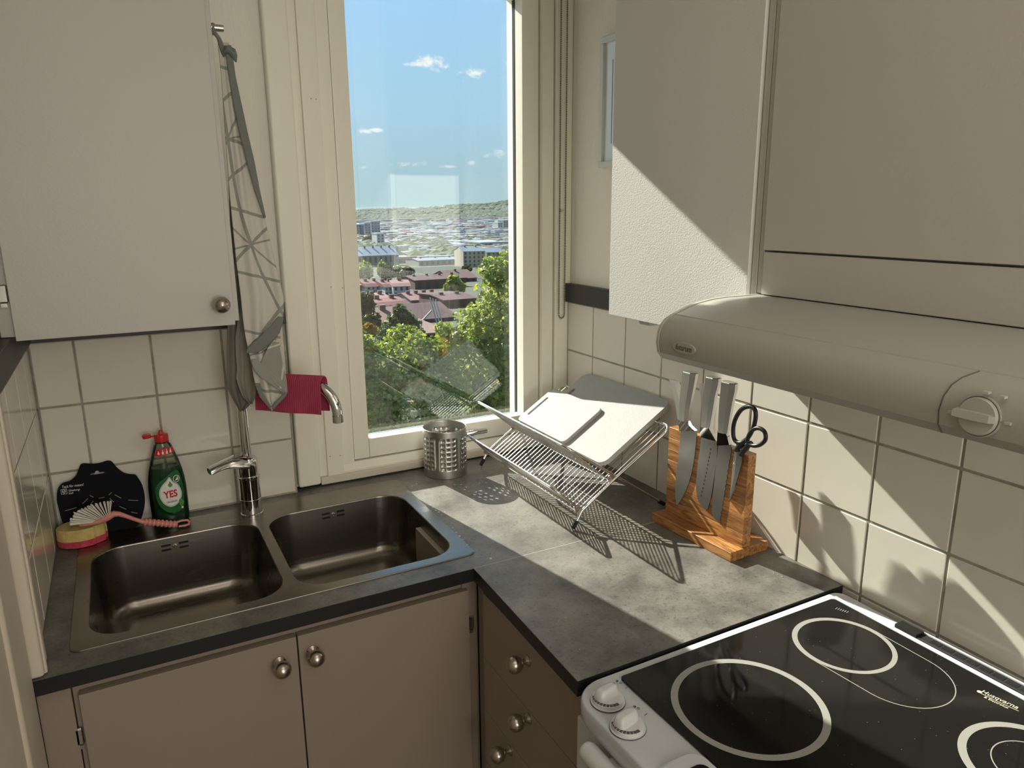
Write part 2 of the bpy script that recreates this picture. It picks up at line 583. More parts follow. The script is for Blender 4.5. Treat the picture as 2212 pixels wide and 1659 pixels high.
def leaf_mat(name, c1, c2):
    m = bpy.data.materials.new(name)
    m.use_nodes = True
    nt = m.node_tree; nt.nodes.clear(); N = nt.nodes.new; L = nt.links.new
    o = N('ShaderNodeOutputMaterial')
    at = N('ShaderNodeNewGeometry')
    r = N('ShaderNodeValToRGB'); e = r.color_ramp.elements
    e[0].color = (*c1, 1); e[1].color = (*c2, 1)
    L(at.outputs['Random Per Island'], r.inputs[0])
    p = N('ShaderNodeBsdfPrincipled'); p.inputs['Roughness'].default_value = .3
    L(r.outputs[0], p.inputs['Base Color'])
    t = N('ShaderNodeBsdfTranslucent'); L(r.outputs[0], t.inputs[0])
    mx = N('ShaderNodeMixShader'); mx.inputs[0].default_value = .5
    L(p.outputs[0], mx.inputs[1]); L(t.outputs[0], mx.inputs[2]); L(mx.outputs[0], o.inputs[0])
    return m


M['worktop'] = worktop_mat()
M['wood'] = wood_mat()
M['hob'] = hob_glass_mat()
M['towel'] = towel_mat('towel_light', (.60, .575, .51), (.30, .30, .26))
M['towel_rev'] = towel_mat('towel_reverse', (.30, .30, .26), (.58, .56, .50))

# ================================================================== ROOM SHELL
ZF = -Z0                 # floor, counted from the lowest tile joint
ZT = 2.50 - Z0           # ceiling
REAR = -3.9
struct('floor', MB().box(-.2, XR + .2, REAR, .2, ZF - .05, ZF), mat('floor_vinyl', (.20, .15, .11), .4, var=.1, vscale=9))
struct('ceiling', MB().box(-.2, XR + .2, REAR, .2, ZT, ZT + .05), M['plaster'])
wb = MB().box(-.2, .655, .03, .2, ZF, ZT).box(.655, XR + .2, .03, .2, ZF, .0).box(.655, XR + .2, .03, .2, 1.36, ZT).box(1.335, XR + .2, .03, .2, .0, 1.36)
wall_back = struct('wall_back', wb, M['wallpaper'])
wall_right = struct('wall_right', MB().box(XR + .012, XR + .2, REAR, .03, ZF, ZT), M['wallpaper'])
wall_left = struct('wall_left', MB().box(-.2, -.01, REAR, .03, ZF, ZT), M['left_paint'])
struct('wall_rear', MB().box(-.2, XR + .2, REAR - .05, REAR, ZF, ZT), M['plaster'])

TP = .153
part('grout_bed', MB().box(.0, .541, .0014, .03, ZC - .02, .46), M['grout'], wall_back)
part('grout_bed', MB().box(XR + .0014, XR + .012, -2.4, .012, -.30, .46), M['grout'], wall_right)
part('grout_bed', MB().box(-.01, -.0014, -.56, .005, ZC - .02, .46), M['grout'], wall_left)
TILE_MESH = {}


def tile(wall, axis, a0, a1, z0, z1):
    """one glazed tile; axis 1: back wall, 0: right wall, -1: left wall; a runs along the wall"""
    wa, wz = round(a1 - a0 - .0042, 4), round(z1 - z0 - .0042, 4)
    key = (axis, wa, wz)
    ca, cz = (a0 + a1) / 2, (z0 + z1) / 2
    c = Vector((ca, .003, cz + Z0)) if axis == 1 else Vector((XR + .003, ca, cz + Z0)) if axis == 0 else Vector((-.003, ca, cz + Z0))
    if key not in TILE_MESH:
        h = .003
        bm = bmesh.new()
        bmesh.ops.create_cube(bm, size=1)
        for p in bm.verts:
            if axis == 1:
                p.co = Vector((p.co.x * wa, p.co.y * 2 * h, p.co.z * wz))
            else:
                p.co = Vector((p.co.x * 2 * h, p.co.y * wa, p.co.z * wz))
        bmesh.ops.bevel(bm, geom=list(bm.edges), offset=.0017, segments=1, affect='EDGES')
        me = bpy.data.meshes.new('tile')
        bm.to_mesh(me); bm.free()
        me.polygons.foreach_set('use_smooth', [True] * len(me.polygons))
        me.set_sharp_from_angle(angle=math.radians(25))
        me.materials.append(M['tile'])
        TILE_MESH[key] = me
    o = bpy.data.objects.new('tile', TILE_MESH[key])
    COL.objects.link(o)
    o.parent = wall
    o.location = c
    o.rotation_euler = (random.uniform(-.004, .004), random.uniform(-.002, .002), random.uniform(-.004, .004))


rows = [(.0055, TP), (TP, 2 * TP), (2 * TP, .4535)]
bx = [.0005, .0852, .2382, .3912, .5385]
for r0, r1 in rows:
    for i in range(4):
        tile(wall_back, 1, bx[i], bx[i + 1], r0, r1)
ly = [0.0, -.107, -.26, -.413, -.546]
for r0, r1 in rows:
    for i in range(4):
        tile(wall_left, -1, ly[i + 1], ly[i], r0, r1)
ry = [.0] + [-(.1359 + k * TP) for k in range(14)]
for r0, r1 in [(-2 * TP, -TP), (-TP, 0.0), (0.0, TP)] + rows[1:]:
    for i in range(14):
        if r1 <= 0.001 and ry[i + 1] > -1.0:
            continue
        tile(wall_right, 0, ry[i + 1], ry[i], r0, r1)
# the dark wooden strips that close the tiling
struct('trim_1', MB().box(.0, .545, -.008, .03, .4535, .508, .001, 1), M['dark_trim'])
struct('trim_2', MB().box(-.01, .008, -.60, -.008, .4535, .508, .001, 1), M['dark_trim'])
struct('trim_3', MB().box(XR - .008, XR + .012, -1.0, .004, .4535, .508, .001, 1), M['dark_trim'])
# painted door casing on the left wall
tr4 = struct('trim_4', MB().box(-.012, .012, -.602, -.545, ZC + .001, ZT, .006, 3).box(-.012, .0155, -.592, -.584, ZC + .001, ZT, .003, 2), M['casing_paint'])
struct('trim_5', MB().box(-.03, -.004, -.73, -.604, ZF, ZT, .008, 3), M['left_paint'])

# ------------------------------------------------------------------ window
win = thing('window_1', 'painted wooden window beside the wall corner, one tall pane over the city', None, (.95, .03, Z0))
win['kind'] = 'structure'
WT = 1.345
P_ = M['paint']
part('casing', MB().box(.547, .606, .004, .03, ZC + .008, WT, .007, 3), P_, win)
part('jamb_liner', MB().box(.604, .640, .022, .12, .028, WT), P_, win)
part('stop_board', MB().box(.627, .6718, .013, .10, .024, WT, .003, 2), P_, win)
part('stop_bead', MB().box(.6718, .7045, .024, .10, .049, WT, .0025, 2), P_, win)
part('stop_board', MB().box(1.2936, 1.331, .012, .10, .024, WT, .003, 2), P_, win)
part('casing', MB().box(1.333, XR + .012, .002, .05, ZC + .008, WT, .004, 2), P_, win)
part('head_casing', MB().box(.55, XR + .012, .004, .03, WT, WT + .07, .005, 2), P_, win)
part('head_rail', MB().box(.627, 1.335, .015, .10, 1.335, 1.365), P_, win)
SI0, SI1, SB, STP = .7490, 1.2388, .110, 1.285      # glazed opening of the sash
sash = part('sash', MB().box(.7063, SI0, .030, .072, .0565, 1.333, .002, 2), P_, win)
part('sash_stile', MB().box(SI1, 1.2915, .030, .072, .0565, 1.333, .002, 2), P_, win)
part('sash_bottom_rail', MB().box(SI0 + .0006, SI1 - .0003, .0302, .072, .0565, SB, .0015, 1), P_, win)
part('sash_top_rail', MB().box(SI0 + .0003, SI1 - .0003, .0302, .072, STP, 1.333, .0015, 1), P_, win)
part('glazing_ledge', MB().box(SI0, SI1, .072, .098, .090, .1045, .001, 1), M['white_plastic'], win)
part('outer_frame', MB().box(1.2445, 1.34, .072, .13, .03, 1.36).box(.70, SI0 - .016, .073, .13, .03, 1.36).box(.72, 1.30, .099, .13, .03, .092).box(.72, 1.30, .073, .13, STP + .01, 1.36), P_, win)
for yy in (.0765, .0945):
    part('pane', MB().box(SI0 - .012, SI1 + .004, yy - .0015, yy + .0015, .1046, STP + .008), M['pane'], win, smooth=0)
for y0, y1 in ((.0728, .0745), (.0790, .0810), (.0860, .0880)):
    part('gasket', MB().box(SI1 - .0005, SI1 + .005, y0, y1, .105, STP), M['gasket'], win)
    part('gasket', MB().box(SI0, SI1, y0, y1, .1044, .1062), M['gasket'], win)
# bottom frame member with a slope, then the worn sill strip
lp = [[(x, y, z + Z0) for y, z in ((.016, .030), (.014, .034), (.026, .053), (.10, .056), (.10, .012), (.016, .012))] for x in (.6718, 1.2936)]
part('frame_bottom', MB().loft(lp), P_, win)
part('sill_strip', MB().box(.6065, 1.333, .008, .06, ZC + .0045, .0292, .003, 2), M['worn_paint'], win)
part('caulk', MB().box(.54, XR, .010, .03, ZC - .002, ZC + .0046), M['rubber'], win)
# the catch on the bottom rail
k0, k1 = on(1, .026, 1003, 937), on(1, .026, 1050, 922)
c = MB()
c.box(k0.x + .004, k1.x, .016, .022, k0.z - Z0 - .006, k0.z - Z0 + .006, .002, 2)
part('catch_lever', c, M['chrome'], win)
part('catch_plate', MB().box(k0.x, k0.x + .03, .022, .0302, k0.z - Z0 - .010, k0.z - Z0 + .010, .002, 2), M['chrome'], win)
for u, v in ((683, 214), (672, 213), (713, 986), (735, 984), (715, 620), (740, 622)):
    q = on(1, .0125, u, v)
    part('nail', MB().lathe([(.0012, 0), (.0012, .0015)], (q.x, .0135, q.z), 8, (0, -1, 0)), M['grey_print'], win)

# ------------------------------------------------------------------ blind chain
ch = MB()
xa, xb, zb = 1.3395, 1.3590, .4185
yy = -.008
path = []
z = 1.44
while z > zb:
    path.append((xa + .0007 * (z - zb), z)); z -= .0047
n = 9
rx = (xb - xa) / 2
for i in range(1, n):
    a = PI + PI * i / n
    path.append(((xa + xb) / 2 + rx * math.cos(a), zb + rx * 1.3 * math.sin(a)))
z = zb
while z < 1.44:
    path.append((xb + .0012 * (z - zb), z)); z += .0047
for x, z in path:
    ch.lathe([(.0004, -.0020), (.0018, -.0013), (.0024, 0), (.0018, .0013), (.0004, .0020)], (x, yy, z + Z0), 6)
ch.tube([(x, yy, z + Z0) for x, z in path], .0005, 4)
tag(part('blind_chain', ch, mat('chain_metal', (.17, .145, .11), .35, .7), None, (1.35, yy, .42 + Z0)), 'thin metal ball chain of a roller blind hanging in a loop right of the window', 'chain')
q = on(1, -.003, 1212, 455)
hk = part('chain_peg', MB().lathe([(.0045, 0), (.0045, .002), (.0025, .003), (.0025, .012), (.004, .013)], (q.x, .002, q.z), 14, (0, -1, 0)), M['chrome'], None, (q.x, .002, q.z))
tag(hk, 'small metal peg between the two strands of the blind chain', 'peg')

# ------------------------------------------------------------------ framed picture on the right wall
pf = thing('picture_frame', 'white framed picture on the right wall, half hidden by the wall cupboard', 'picture', (XR + .012, -.28, .99 + Z0))
fy0, fy1, fz0, fz1 = -.150, -.46, .832, 1.158
b = MB()
w = .016
for a in ((fy0, fy1, fz0, fz0 + w), (fy0, fy1, fz1 - w, fz1), (fy0, fy0 - w, fz0 + w, fz1 - w), (fy1, fy1 + w, fz0 + w, fz1 - w)):
    b.box(XR - .004, XR + .012, a[0], a[1], a[2], a[3], .0015, 1)
part('frame', b, M['white_plastic'], pf)
part('picture_glass', MB().box(XR + .004, XR + .007, fy0 - w, fy1 + w, fz0 + w, fz1 - w), mat('picture_glass', (.68, .72, .72), .03, spec=.9, coat=1.0), pf)
part('mount_edge', MB().box(XR + .003, XR + .0045, fy0 - w - .032, fy0 - w - .034, fz0 + .06, fz1 - .06), M['ring'], pf)

# ================================================================== CUPBOARDS
def knob(parent, c, d, r=.0165, name='knob'):
    """ball knob on a waisted stem; c: point on the door face, d: outward direction"""
    prof = [(.0115, 0), (.0115, .002), (.009, .004), (.0055, .007), (.005, .011), (.0065, .0145)]
    for i in range(13):
        a = -1.05 + (PI / 2 + 1.05) * i / 12
        prof.append((max(1e-4, r * math.cos(a)), .028 + r * math.sin(a)))
    return part(name, MB().lathe(prof, c, 28, d), M['nickel'], parent)


def hinge(parent, x, y, z, sx, sy):
    return part('hinge', MB().box(x - sx, x + sx, y - sy, y + sy, z - .016, z + .016, .002, 1).box(x - sx * .6, x + sx * .6, y - sy * .6, y + sy * .6, z - .024, z - .017), M['steel'], parent)


# left wall cupboard
lc = thing('wall_cupboard', 'cream wall cupboard left of the window with one plain door and a ball knob', 'cupboard', (.2, 0, .508 + Z0))
part('body', MB().box(-.008, .3985, -.289, .0, .509, ZT - .02, .001, 1).box(-.008, .3985, 0, .029, .512, ZT - .02), M['cabinet'], lc)
dr = part('door', MB().box(.016, .3875, -.310, -.2905, .504, ZT - .06, .0015, 2), M['cabinet'], lc)
knob(dr, (.3622, -.310, .549 + Z0), (0, -1, 0))
hinge(dr, .006, -.294, .588, .008, .005)

# right wall cupboard (narrow, sunlit) and the wide one above the hood
XD = XR - .28
rc = thing('wall_cupboard', 'narrow cream wall cupboard right of the window with a sunlit corner on its door', 'cupboard', (XR, -.8, .508 + Z0))
part('body', MB().box(XD + .021, XR - .0085, -.994, -.606, .511, ZT - .02, .001, 1), M['cabinet'], rc)
dr = part('door', MB().box(XD, XD + .0185, -.985, -.6015, .508, ZT - .06, .0015, 2), M['cabinet_rough'], rc)
hinge(dr, XD + .012, -.599, .583, .004, .004)
part('stile', MB().box(XD + .006, XD + .02, -.999, -.987, .511, ZT - .02, .001, 1), M['cabinet'], rc)
q = on(0, XD + .05, 1409, 706)
part('clip', MB().box(XD + .03, XD + .055, -.70, -.665, .494, .5105, .003, 2), M['white_plastic'], rc)
hc = thing('wall_cupboard', 'wide cream wall cupboard above the cooker hood with a dark groove down its left edge', 'cupboard', (XR, -1.3, .60 + Z0))
part('body', MB().box(XD + .021, XR - .0085, -1.66, -1.001, .592, ZT - .02, .001, 1), M['cabinet'], hc)
part('stile', MB().box(XD + .006, XD + .02, -1.011, -1.0005, .592, ZT - .02, .001, 1), M['cabinet'], hc)
dr = part('door', MB().box(XD, XD + .0185, -1.64, -1.0135, .6615, ZT - .06, .0015, 2), M['cabinet'], hc)
hinge(dr, XD + .012, -1.0115, .750, .004, .004)
part('fascia', MB().box(XD + .002, XD + .0195, -1.65, -1.0135, .5915, .6585, .001, 1), M['cabinet'], hc)

# ================================================================== WORKTOP with the sink let in
wt = thing('worktop', 'dark slate patterned worktop running round the corner', 'worktop', (.8, -.3, ZC - .028 + Z0))
T0 = ZC - .028
HX0, HX1, HY0, HY1 = .058, .785, -.535, -.060
b = MB()
b.box(-.008, XR - .0005, HY1, .0095, T0, ZC).box(-.008, HX0, -.602, HY1, T0, ZC).box(HX1, XR - .0005, -.602, HY1, T0, ZC)
b.box(HX0, HX1, -.602, HY0, T0, ZC)
b.box(-.010, .769, -.6035, -.602, T0, ZC)
part('back_section', b, M['worktop'], wt, smooth=0)
poly = [(.7685, -.6040), (XR - .0005, -.6030), (XR - .0005, -1.0165), (.7535, -1.0185)]
part('side_section', MB().prism(poly, T0, ZC, lambda a, bb, d: (a, bb, d + Z0)), M['worktop'], wt, smooth=0)
j0, j1 = on(2, ZC, 1027, 1229), on(2, ZC, 1272, 1164)
part('joint_strip', MB().box(.7695, XR - .001, -.6036, -.6022, ZC - .002, ZC + .0003), mat('joint_filler', (.46, .44, .38), .6), wt)
part('edge_band', MB().box(-.0105, .7685, -.6045, -.6036, T0, ZC - .0006), M['black'], wt)
part('edge_band', MB().prism([(.7681, -.6046), (.7686, -.6046), (.7536, -1.0184), (.7531, -1.0184)], T0, ZC - .0006, lambda a, bb, d: (a, bb, d + Z0)), M['black'], wt)
part('edge_band', MB().prism([(.7535, -1.0186), (.7535, -1.0192), (XR - .001, -1.0172), (XR - .001, -1.0166)], T0, ZC - .0006, lambda a, bb, d: (a, bb, d + Z0)), M['black'], wt)


def rrect(x0, x1, y0, y1, r, n=8):
    pts = []
    for cx, cy, a0 in ((x1 - r, y1 - r, 0), (x0 + r, y1 - r, 90), (x0 + r, y0 + r, 180), (x1 - r, y0 + r, 270)):
        for i in range(n + 1):
            a = math.radians(a0 + 90 * i / n)
            pts.append((cx + r * math.cos(a), cy + r * math.sin(a)))
    return pts


# sink
sk = thing('sink', 'stainless steel inset sink with two bowls', 'sink', (.42, -.29, ZC + Z0))
SX0, SX1, SY0, SY1 = .0425, .8025, -.5485, -.0400
BOWLS = [(.0690, .4115, -.5215, -.1340), (.4325, .7715, -.5225, -.1340)]
bm = bmesh.new()
loops = []
zd = ZC + .0028 + Z0
for pts in [rrect(SX0 + .002, SX1 - .002, SY0 + .002, SY1 - .002, .018)] + [rrect(*q_, .062) for q_ in BOWLS]:
    vs = [bm.verts.new((x, y, zd)) for x, y in pts]
    for i in range(len(vs)):
        bm.edges.new((vs[i], vs[(i + 1) % len(vs)]))
bmesh.ops.triangle_fill(bm, use_beauty=True, edges=list(bm.edges), normal=(0, 0, 1))
bm.verts.index_update()
b = MB()
b.add([v.co[:] for v in bm.verts], [[v.index for v in f.verts] for f in bm.faces])
bm.free()
lps = []
for o_, z_ in ((.002, 0), (.0008, -.0004), (0, -.0014), (0, -.0028)):
    lps.append([(x, y, zd + z_) for x, y in rrect(SX0 + o_, SX1 - o_, SY0 + o_, SY1 - o_, .018)])
b.loft(lps, False, False)
part('deck', b, M['sink_steel'], sk, smooth=30)
for bi, (x0, x1, y0, y1) in enumerate(BOWLS):
    lps = []
    prof = [(0, 0), (.0012, -.0008), (.002, -.003), (.004, -.030), (.012, -.120)]
    for i in range(8):
        a = PI / 2 * i / 7
        prof.append((.013 + .034 * (1 - math.cos(a)), -.122 - .034 * math.sin(a)))
    prof.append((.10, -.1575)); prof.append((.14, -.159))
    for o_, z_ in prof:
        r = max(.02, .062 - o_ * .25)
        lps.append([(x, y, zd + z_) for x, y in rrect(x0 + o_, x1 - o_, y0 + o_, y1 - o_, r)])
    bowl = part('bowl', b := MB().loft(lps, False, True), M['sink_steel'], sk, smooth=50)
    cx = .2330 if bi == 0 else .5975
    for sx in (-1, 1):
        for zz in (0, -.0105):
            xx = cx + sx * .0185
            yb = y1 - .0026 - .0006
            sl = [(xx + a, c2) for a, c2 in [(-.009, -.0025), (.009, -.0025), (.0105, 0), (.009, .0025), (-.009, .0025), (-.0105, 0)]]
            part('overflow_slot', MB().prism(sl, yb - .002, yb + .004, lambda a, c2, d, zz=zz: (a, d, Z0 - .012 + zz + c2)), M['black'], bowl)
    part('overflow_screw', MB().lathe([(.0045, 0), (.0045, .0015), (.003, .003), (.0005, .0034)], (cx, y1 - .0032, Z0 - .0172), 16, (0, -1, 0)), M['chrome'], bowl)

# ------------------------------------------------------------------ mixer tap
FX, FY = .412, -.090
tp = thing('kitchen_tap', 'chrome single lever mixer tap behind the sink, a cloth over its spout', 'tap', (FX, FY, ZC + .003 + Z0))
zb = ZC + .003 + Z0
part('base', MB().lathe([(.0265, 0), (.0265, .004), (.0245, .0055), (.0245, .040), (.0235, .041), (.0245, .042), (.0245, .092), (.0262, .094), (.0265, .098), (.0240, .100)], (FX, FY, zb), 40), M['chrome'], tp)
# head with the lever pointing left, towards the viewer
part('cartridge', MB().lathe([(.0225, .099), (.0232, .105), (.0236, .128), (.0228, .139), (.019, .146), (.012, .150), (.0003, .1515)], (FX, FY, zb), 40), M['chrome'], tp)
l0 = Vector((FX - .006, FY - .008, zb + .138))
l1 = on(1, -.125, 452, 1019)
ax = (l1 - l0)
side = Vector((-ax.y, ax.x, 0)).normalized()
lps = []
for t, w_, h_ in ((0, .020, .017), (.2, .0185, .016), (.4, .013, .0115), (.6, .0115, .009), (.8, .012, .008), (.95, .012, .008), (1.0, .011, .0065)):
    c = l0 + ax * t + Vector((0, 0, .006 * math.sin(t * PI)))
    lps.append([c + side * (w_ * math.copysign(abs(math.cos(a)) ** .7, math.cos(a))) + (Vector((0, 0, 1)) - side * .45) * (h_ * math.copysign(abs(math.sin(a)) ** .7, math.sin(a))) for a in [2 * PI * i / 16 for i in range(16)]])
part('lever', MB().loft(lps), M['chrome'], tp)
sdir = Vector((.75, -.66, 0)).normalized()
zs_ = .343 + Z0
pts = [Vector((FX, FY, zb + .147)), Vector((FX, FY, zb + .22)), Vector((FX, FY, zs_ - .045))]
for i in range(1, 9):
    a = PI / 2 * i / 8
    pts.append(Vector((FX, FY, zs_ - .045)) + sdir * (.045 * (1 - math.cos(a))) + Vector((0, 0, .045 * math.sin(a))))
L_ = .2515
pts.append(Vector((FX, FY, zs_)) + sdir * (L_ - .075))
for i in range(1, 11):
    a = math.radians(84) * i / 10
    pts.append(Vector((FX, FY, zs_)) + sdir * (L_ - .075 + .068 * math.sin(a)) + Vector((0, 0, -.068 * (1 - math.cos(a)))))
endp = pts[-1].copy()
pts.append(endp + Vector((0, 0, -.010)) + sdir * .001)
part('spout', MB().tube(pts, .0118, 20), M['chrome'], tp)
e2 = pts[-1]
part('aerator', MB().lathe([(.0118, 0), (.0112, -.0008), (.0112, -.0018), (.0124, -.0024), (.0124, -.018), (.011, -.0188)], e2, 24), M['chrome'], tp)

# ------------------------------------------------------------------ pink cloth over the spout
nd = Vector((-sdir.y, sdir.x, 0)) * -1     # towards the viewer
cl = MB()
NT, NS = 150, 30
t0, t1 = .050, .216
R_ = .0165
front, back = .064, .066
prof = []
for i in range(11):
    prof.append((R_ + .004 * (1 - i / 10), -front + front * i / 10))
for i in range(1, 9):
    a = PI * i / 9
    prof.append((R_ * math.cos(a), R_ * math.sin(a)))
for i in range(11):
    prof.append((-R_ - .003 * i / 10, -back * i / 10))
outer, inner = [], []
loops = []
for i in range(NT + 1):
    t = t0 + (t1 - t0) * i / NT
    rib = .0009 * abs(math.sin(PI * (t - t0) / .0052))
    lo_, li_ = [], []
    for k_, (a, h_) in enumerate(prof):
        drop = h_ * (1 + .06 * math.sin(9 * t)) if h_ < 0 else h_
        spread = 1.0
        if h_ < 0:
            a += (.004 if a > 0 else -.002) * (-h_ / front) * math.sin(t * 60) * .5
        lenv = math.hypot(a, max(h_, 0)) or 1
        for th, dst in ((rib + .0012, lo_), (-.0008, li_)):
            aa = a + th * (a / lenv if h_ >= 0 else (1 if a > 0 else -1))
            hh = drop + (th * h_ / lenv if h_ > 0 else 0)
            dst.append(Vector((FX, FY, zs_ + .0005)) + sdir * t + nd * aa + Vector((0, 0, hh)))
    loops.append(lo_ + li_[::-1])
cl.loft(loops)
tag(part('dish_cloth', cl, M['pink_cloth'], None, Vector((FX, FY, zs_)) + sdir * .11, smooth=60), 'pink ribbed dish cloth folded over the tap spout', 'cloth')

# ------------------------------------------------------------------ pegs and tea towel
for i, (yy, zz, L1, lab) in enumerate(((-.215, 1.0765, .031, 'steel peg on the cupboard side, the nearer one, carrying the tea towel'), (-.09, 1.094, .033, 'steel peg on the cupboard side just below and behind the other'))):
    pg = part('towel_peg', MB().lathe([(.012, 0), (.012, .002), (.0068, .003), (.0068, L1), (.0062, L1 + .001)], (.3985, yy, zz + Z0), 20, (1, 0, 0)), M['steel'], None, (.3985, yy, zz + Z0))
    tag(pg, lab, 'hook')


def interp(tab, v):
    for (v0, *a), (v1, *b_) in zip(tab, tab[1:]):
        if v <= v1:
            t = (v - v0) / (v1 - v0)
            return [x + (y - x) * t for x, y in zip(a, b_)]
    return list(tab[-1][1:])


def cloth_strip(name, tab, y0, amp, waves, matl, parent, phase=0, nv=90, nu=28, thick=.0022, ydrift=0.0):
    """hanging cloth: for each picture row the left and right edge, laid at depth y0 with vertical folds"""
    vs, fs, uv = [], [], []
    va, vb = tab[0][0], tab[-1][0]
    for j in range(nv + 1):
        s = j / nv
        v = va + (vb - va) * s
        l, r = interp(tab, v)
        for i in range(nu + 1):
            t = i / nu
            y = y0 + ydrift * s
            p = on(1, y, l + (r - l) * t, v)
            wv = math.sin(t * waves * 2 * PI + phase + 1.7 * s) + .5 * math.sin(t * waves * 4.3 * PI + 2.1 * phase + 4 * s)
            edge = min(1, 6 * t, 6 * (1 - t))
            yd = amp * wv * (.35 + .65 * s) * edge
            vs.append((p.x, y + yd, p.z))
            uv.append((p.x + .02 * math.sin(9 * p.z) + phase * .03, p.z))
    for j in range(nv):
        for i in range(nu):
            a = j * (nu + 1) + i
            fs.append((a, a + 1, a + nu + 2, a + nu + 1))
    me = bpy.data.meshes.new(name)
    me.from_pydata(vs, [], fs)
    lay = me.uv_layers.new(name='UVMap')
    for lp_ in me.loops:
        lay.data[lp_.index].uv = uv[lp_.vertex_index]
    o = finish(name, me, matl, parent, None, 80)
    md = o.modifiers.new('thickness', 'SOLIDIFY'); md.thickness = thick; md.offset = 0
    return o


tw = thing('tea_towel', 'grey tea towel with a star line pattern hanging from a peg beside the left cupboard', 'towel', (.43, -.215, 1.06 + Z0))
front_tab = [(92, 472, 494), (105, 471, 500), (118, 474, 502), (160, 478, 506), (290, 487, 533), (430, 497, 562), (560, 510, 592), (640, 520, 612), (660, 522, 613), (690, 525, 611), (722, 529, 605), (750, 535, 605), (785, 543, 612), (820, 549, 618), (848, 556, 621), (860, 563, 612), (872, 574, 601), (885, 585, 588)]
rear_tab = [(330, 492, 500), (450, 496, 512), (520, 499, 518), (600, 503, 524), (650, 500, 530), (700, 492, 540), (760, 490, 548), (800, 490, 555), (830, 489, 557), (850, 496, 553), (870, 507, 543), (887, 518, 526)]
cloth_strip('front_fold', front_tab, -.225, .0065, 1.5, M['towel'], tw, .4)
cloth_strip('rear_fold', rear_tab, -.165, .005, 1.3, M['towel_rear_shaded'], tw, 1.9)
cloth_strip('rear_fold', [(650, 523, 528), (690, 514, 541), (730, 508, 547), (770, 509, 550), (800, 512, 553), (815, 509, 556), (838, 516, 554), (858, 524, 551), (872, 538, 545)], -.174, .004, 1.6, M['towel_fold'], tw, .9, 40, 16)
# dark woven hem along the edge of the front fold, folded corner, and the reverse showing at the foot
hem = [(98, 484, 499), (118, 488, 503), (160, 494, 508), (230, 505, 523), (290, 518, 536), (350, 533, 550), (410, 550, 561), (470, 570, 574)]
cloth_strip('hem', hem, -.236, .001, .5, M['hem'], tw, .2, 40, 4, .0016)
fold_tab = [(752, 559, 604), (765, 558, 606), (790, 560, 613), (812, 566, 618), (830, 583, 620), (845, 603, 621)]
cloth_strip('turned_corner', [(735, 589, 603), (752, 578, 605), (775, 566, 609), (795, 559, 613), (812, 566, 617), (828, 583, 619), (842, 606, 621)], -.2365, .002, 1.0, M['towel_rev'], tw, 1.2, 30, 12, .002)
cloth_strip('hem', [(684, 601, 611), (700, 588, 610), (720, 569, 603), (738, 549, 588), (752, 535, 572), (762, 531, 556)], -.2372, .0015, .6, M['hem'], tw, .7, 24, 8, .0018)
cloth_strip('hem', [(776, 544, 552), (786, 544, 567), (800, 549, 585), (816, 563, 604), (832, 587, 620), (848, 611, 621)], -.2385, .0015, .6, M['hem_light'], tw, .3, 24, 8, .0018)
cloth_strip('hem', [(828, 550, 562), (850, 558, 568), (866, 570, 578), (880, 583, 588)], -.2345, .001, .4, M['hem'], tw, .5, 20, 4, .0018)
cloth_strip('hem', [(852, 612, 620), (862, 601, 612), (872, 592, 602), (884, 585, 589)], -.2345, .001, .4, M['hem'], tw, .9, 20, 4, .0018)
lp_ = [Vector((.4115, -.215, 1.0835 + Z0)), Vector((.410, -.222, 1.070 + Z0)), on(1, -.225, 472, 82), on(1, -.226, 482, 108), on(1, -.225, 489, 120)]
part('hanging_loop', MB().tube(lp_, [.0035, .004, .004, .006, .008], 8), M['hem'], tw)
kn = [on(1, -.232, 486, 112), on(1, -.238, 494, 107), on(1, -.240, 502, 112), on(1, -.236, 506, 122), on(1, -.232, 510, 134)]
part('knotted_corner', MB().tube(kn, [.006, .0085, .008, .0065, .0015], 10), M['hem'], tw)

# ================================================================== BASE CUPBOARDS
CL = M['cabinet_low_shaded']
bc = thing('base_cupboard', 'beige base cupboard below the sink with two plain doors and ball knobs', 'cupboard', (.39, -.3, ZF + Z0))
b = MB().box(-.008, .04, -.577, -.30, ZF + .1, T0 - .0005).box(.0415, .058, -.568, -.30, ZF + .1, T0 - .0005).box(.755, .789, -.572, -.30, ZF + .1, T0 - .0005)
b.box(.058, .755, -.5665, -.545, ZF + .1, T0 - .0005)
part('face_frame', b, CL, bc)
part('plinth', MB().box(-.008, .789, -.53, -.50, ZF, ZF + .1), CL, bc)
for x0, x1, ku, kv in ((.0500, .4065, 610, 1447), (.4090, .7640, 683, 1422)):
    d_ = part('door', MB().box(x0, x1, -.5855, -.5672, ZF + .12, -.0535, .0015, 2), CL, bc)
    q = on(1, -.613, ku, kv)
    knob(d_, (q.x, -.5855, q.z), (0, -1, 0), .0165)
for u, v, nm in ((172, 1591, -1), (1018, 1345, 1)):
    q = on(1, -.574, u, v)
    hinge(bc, q.x, -.5735, q.z - Z0, .006, .0035)

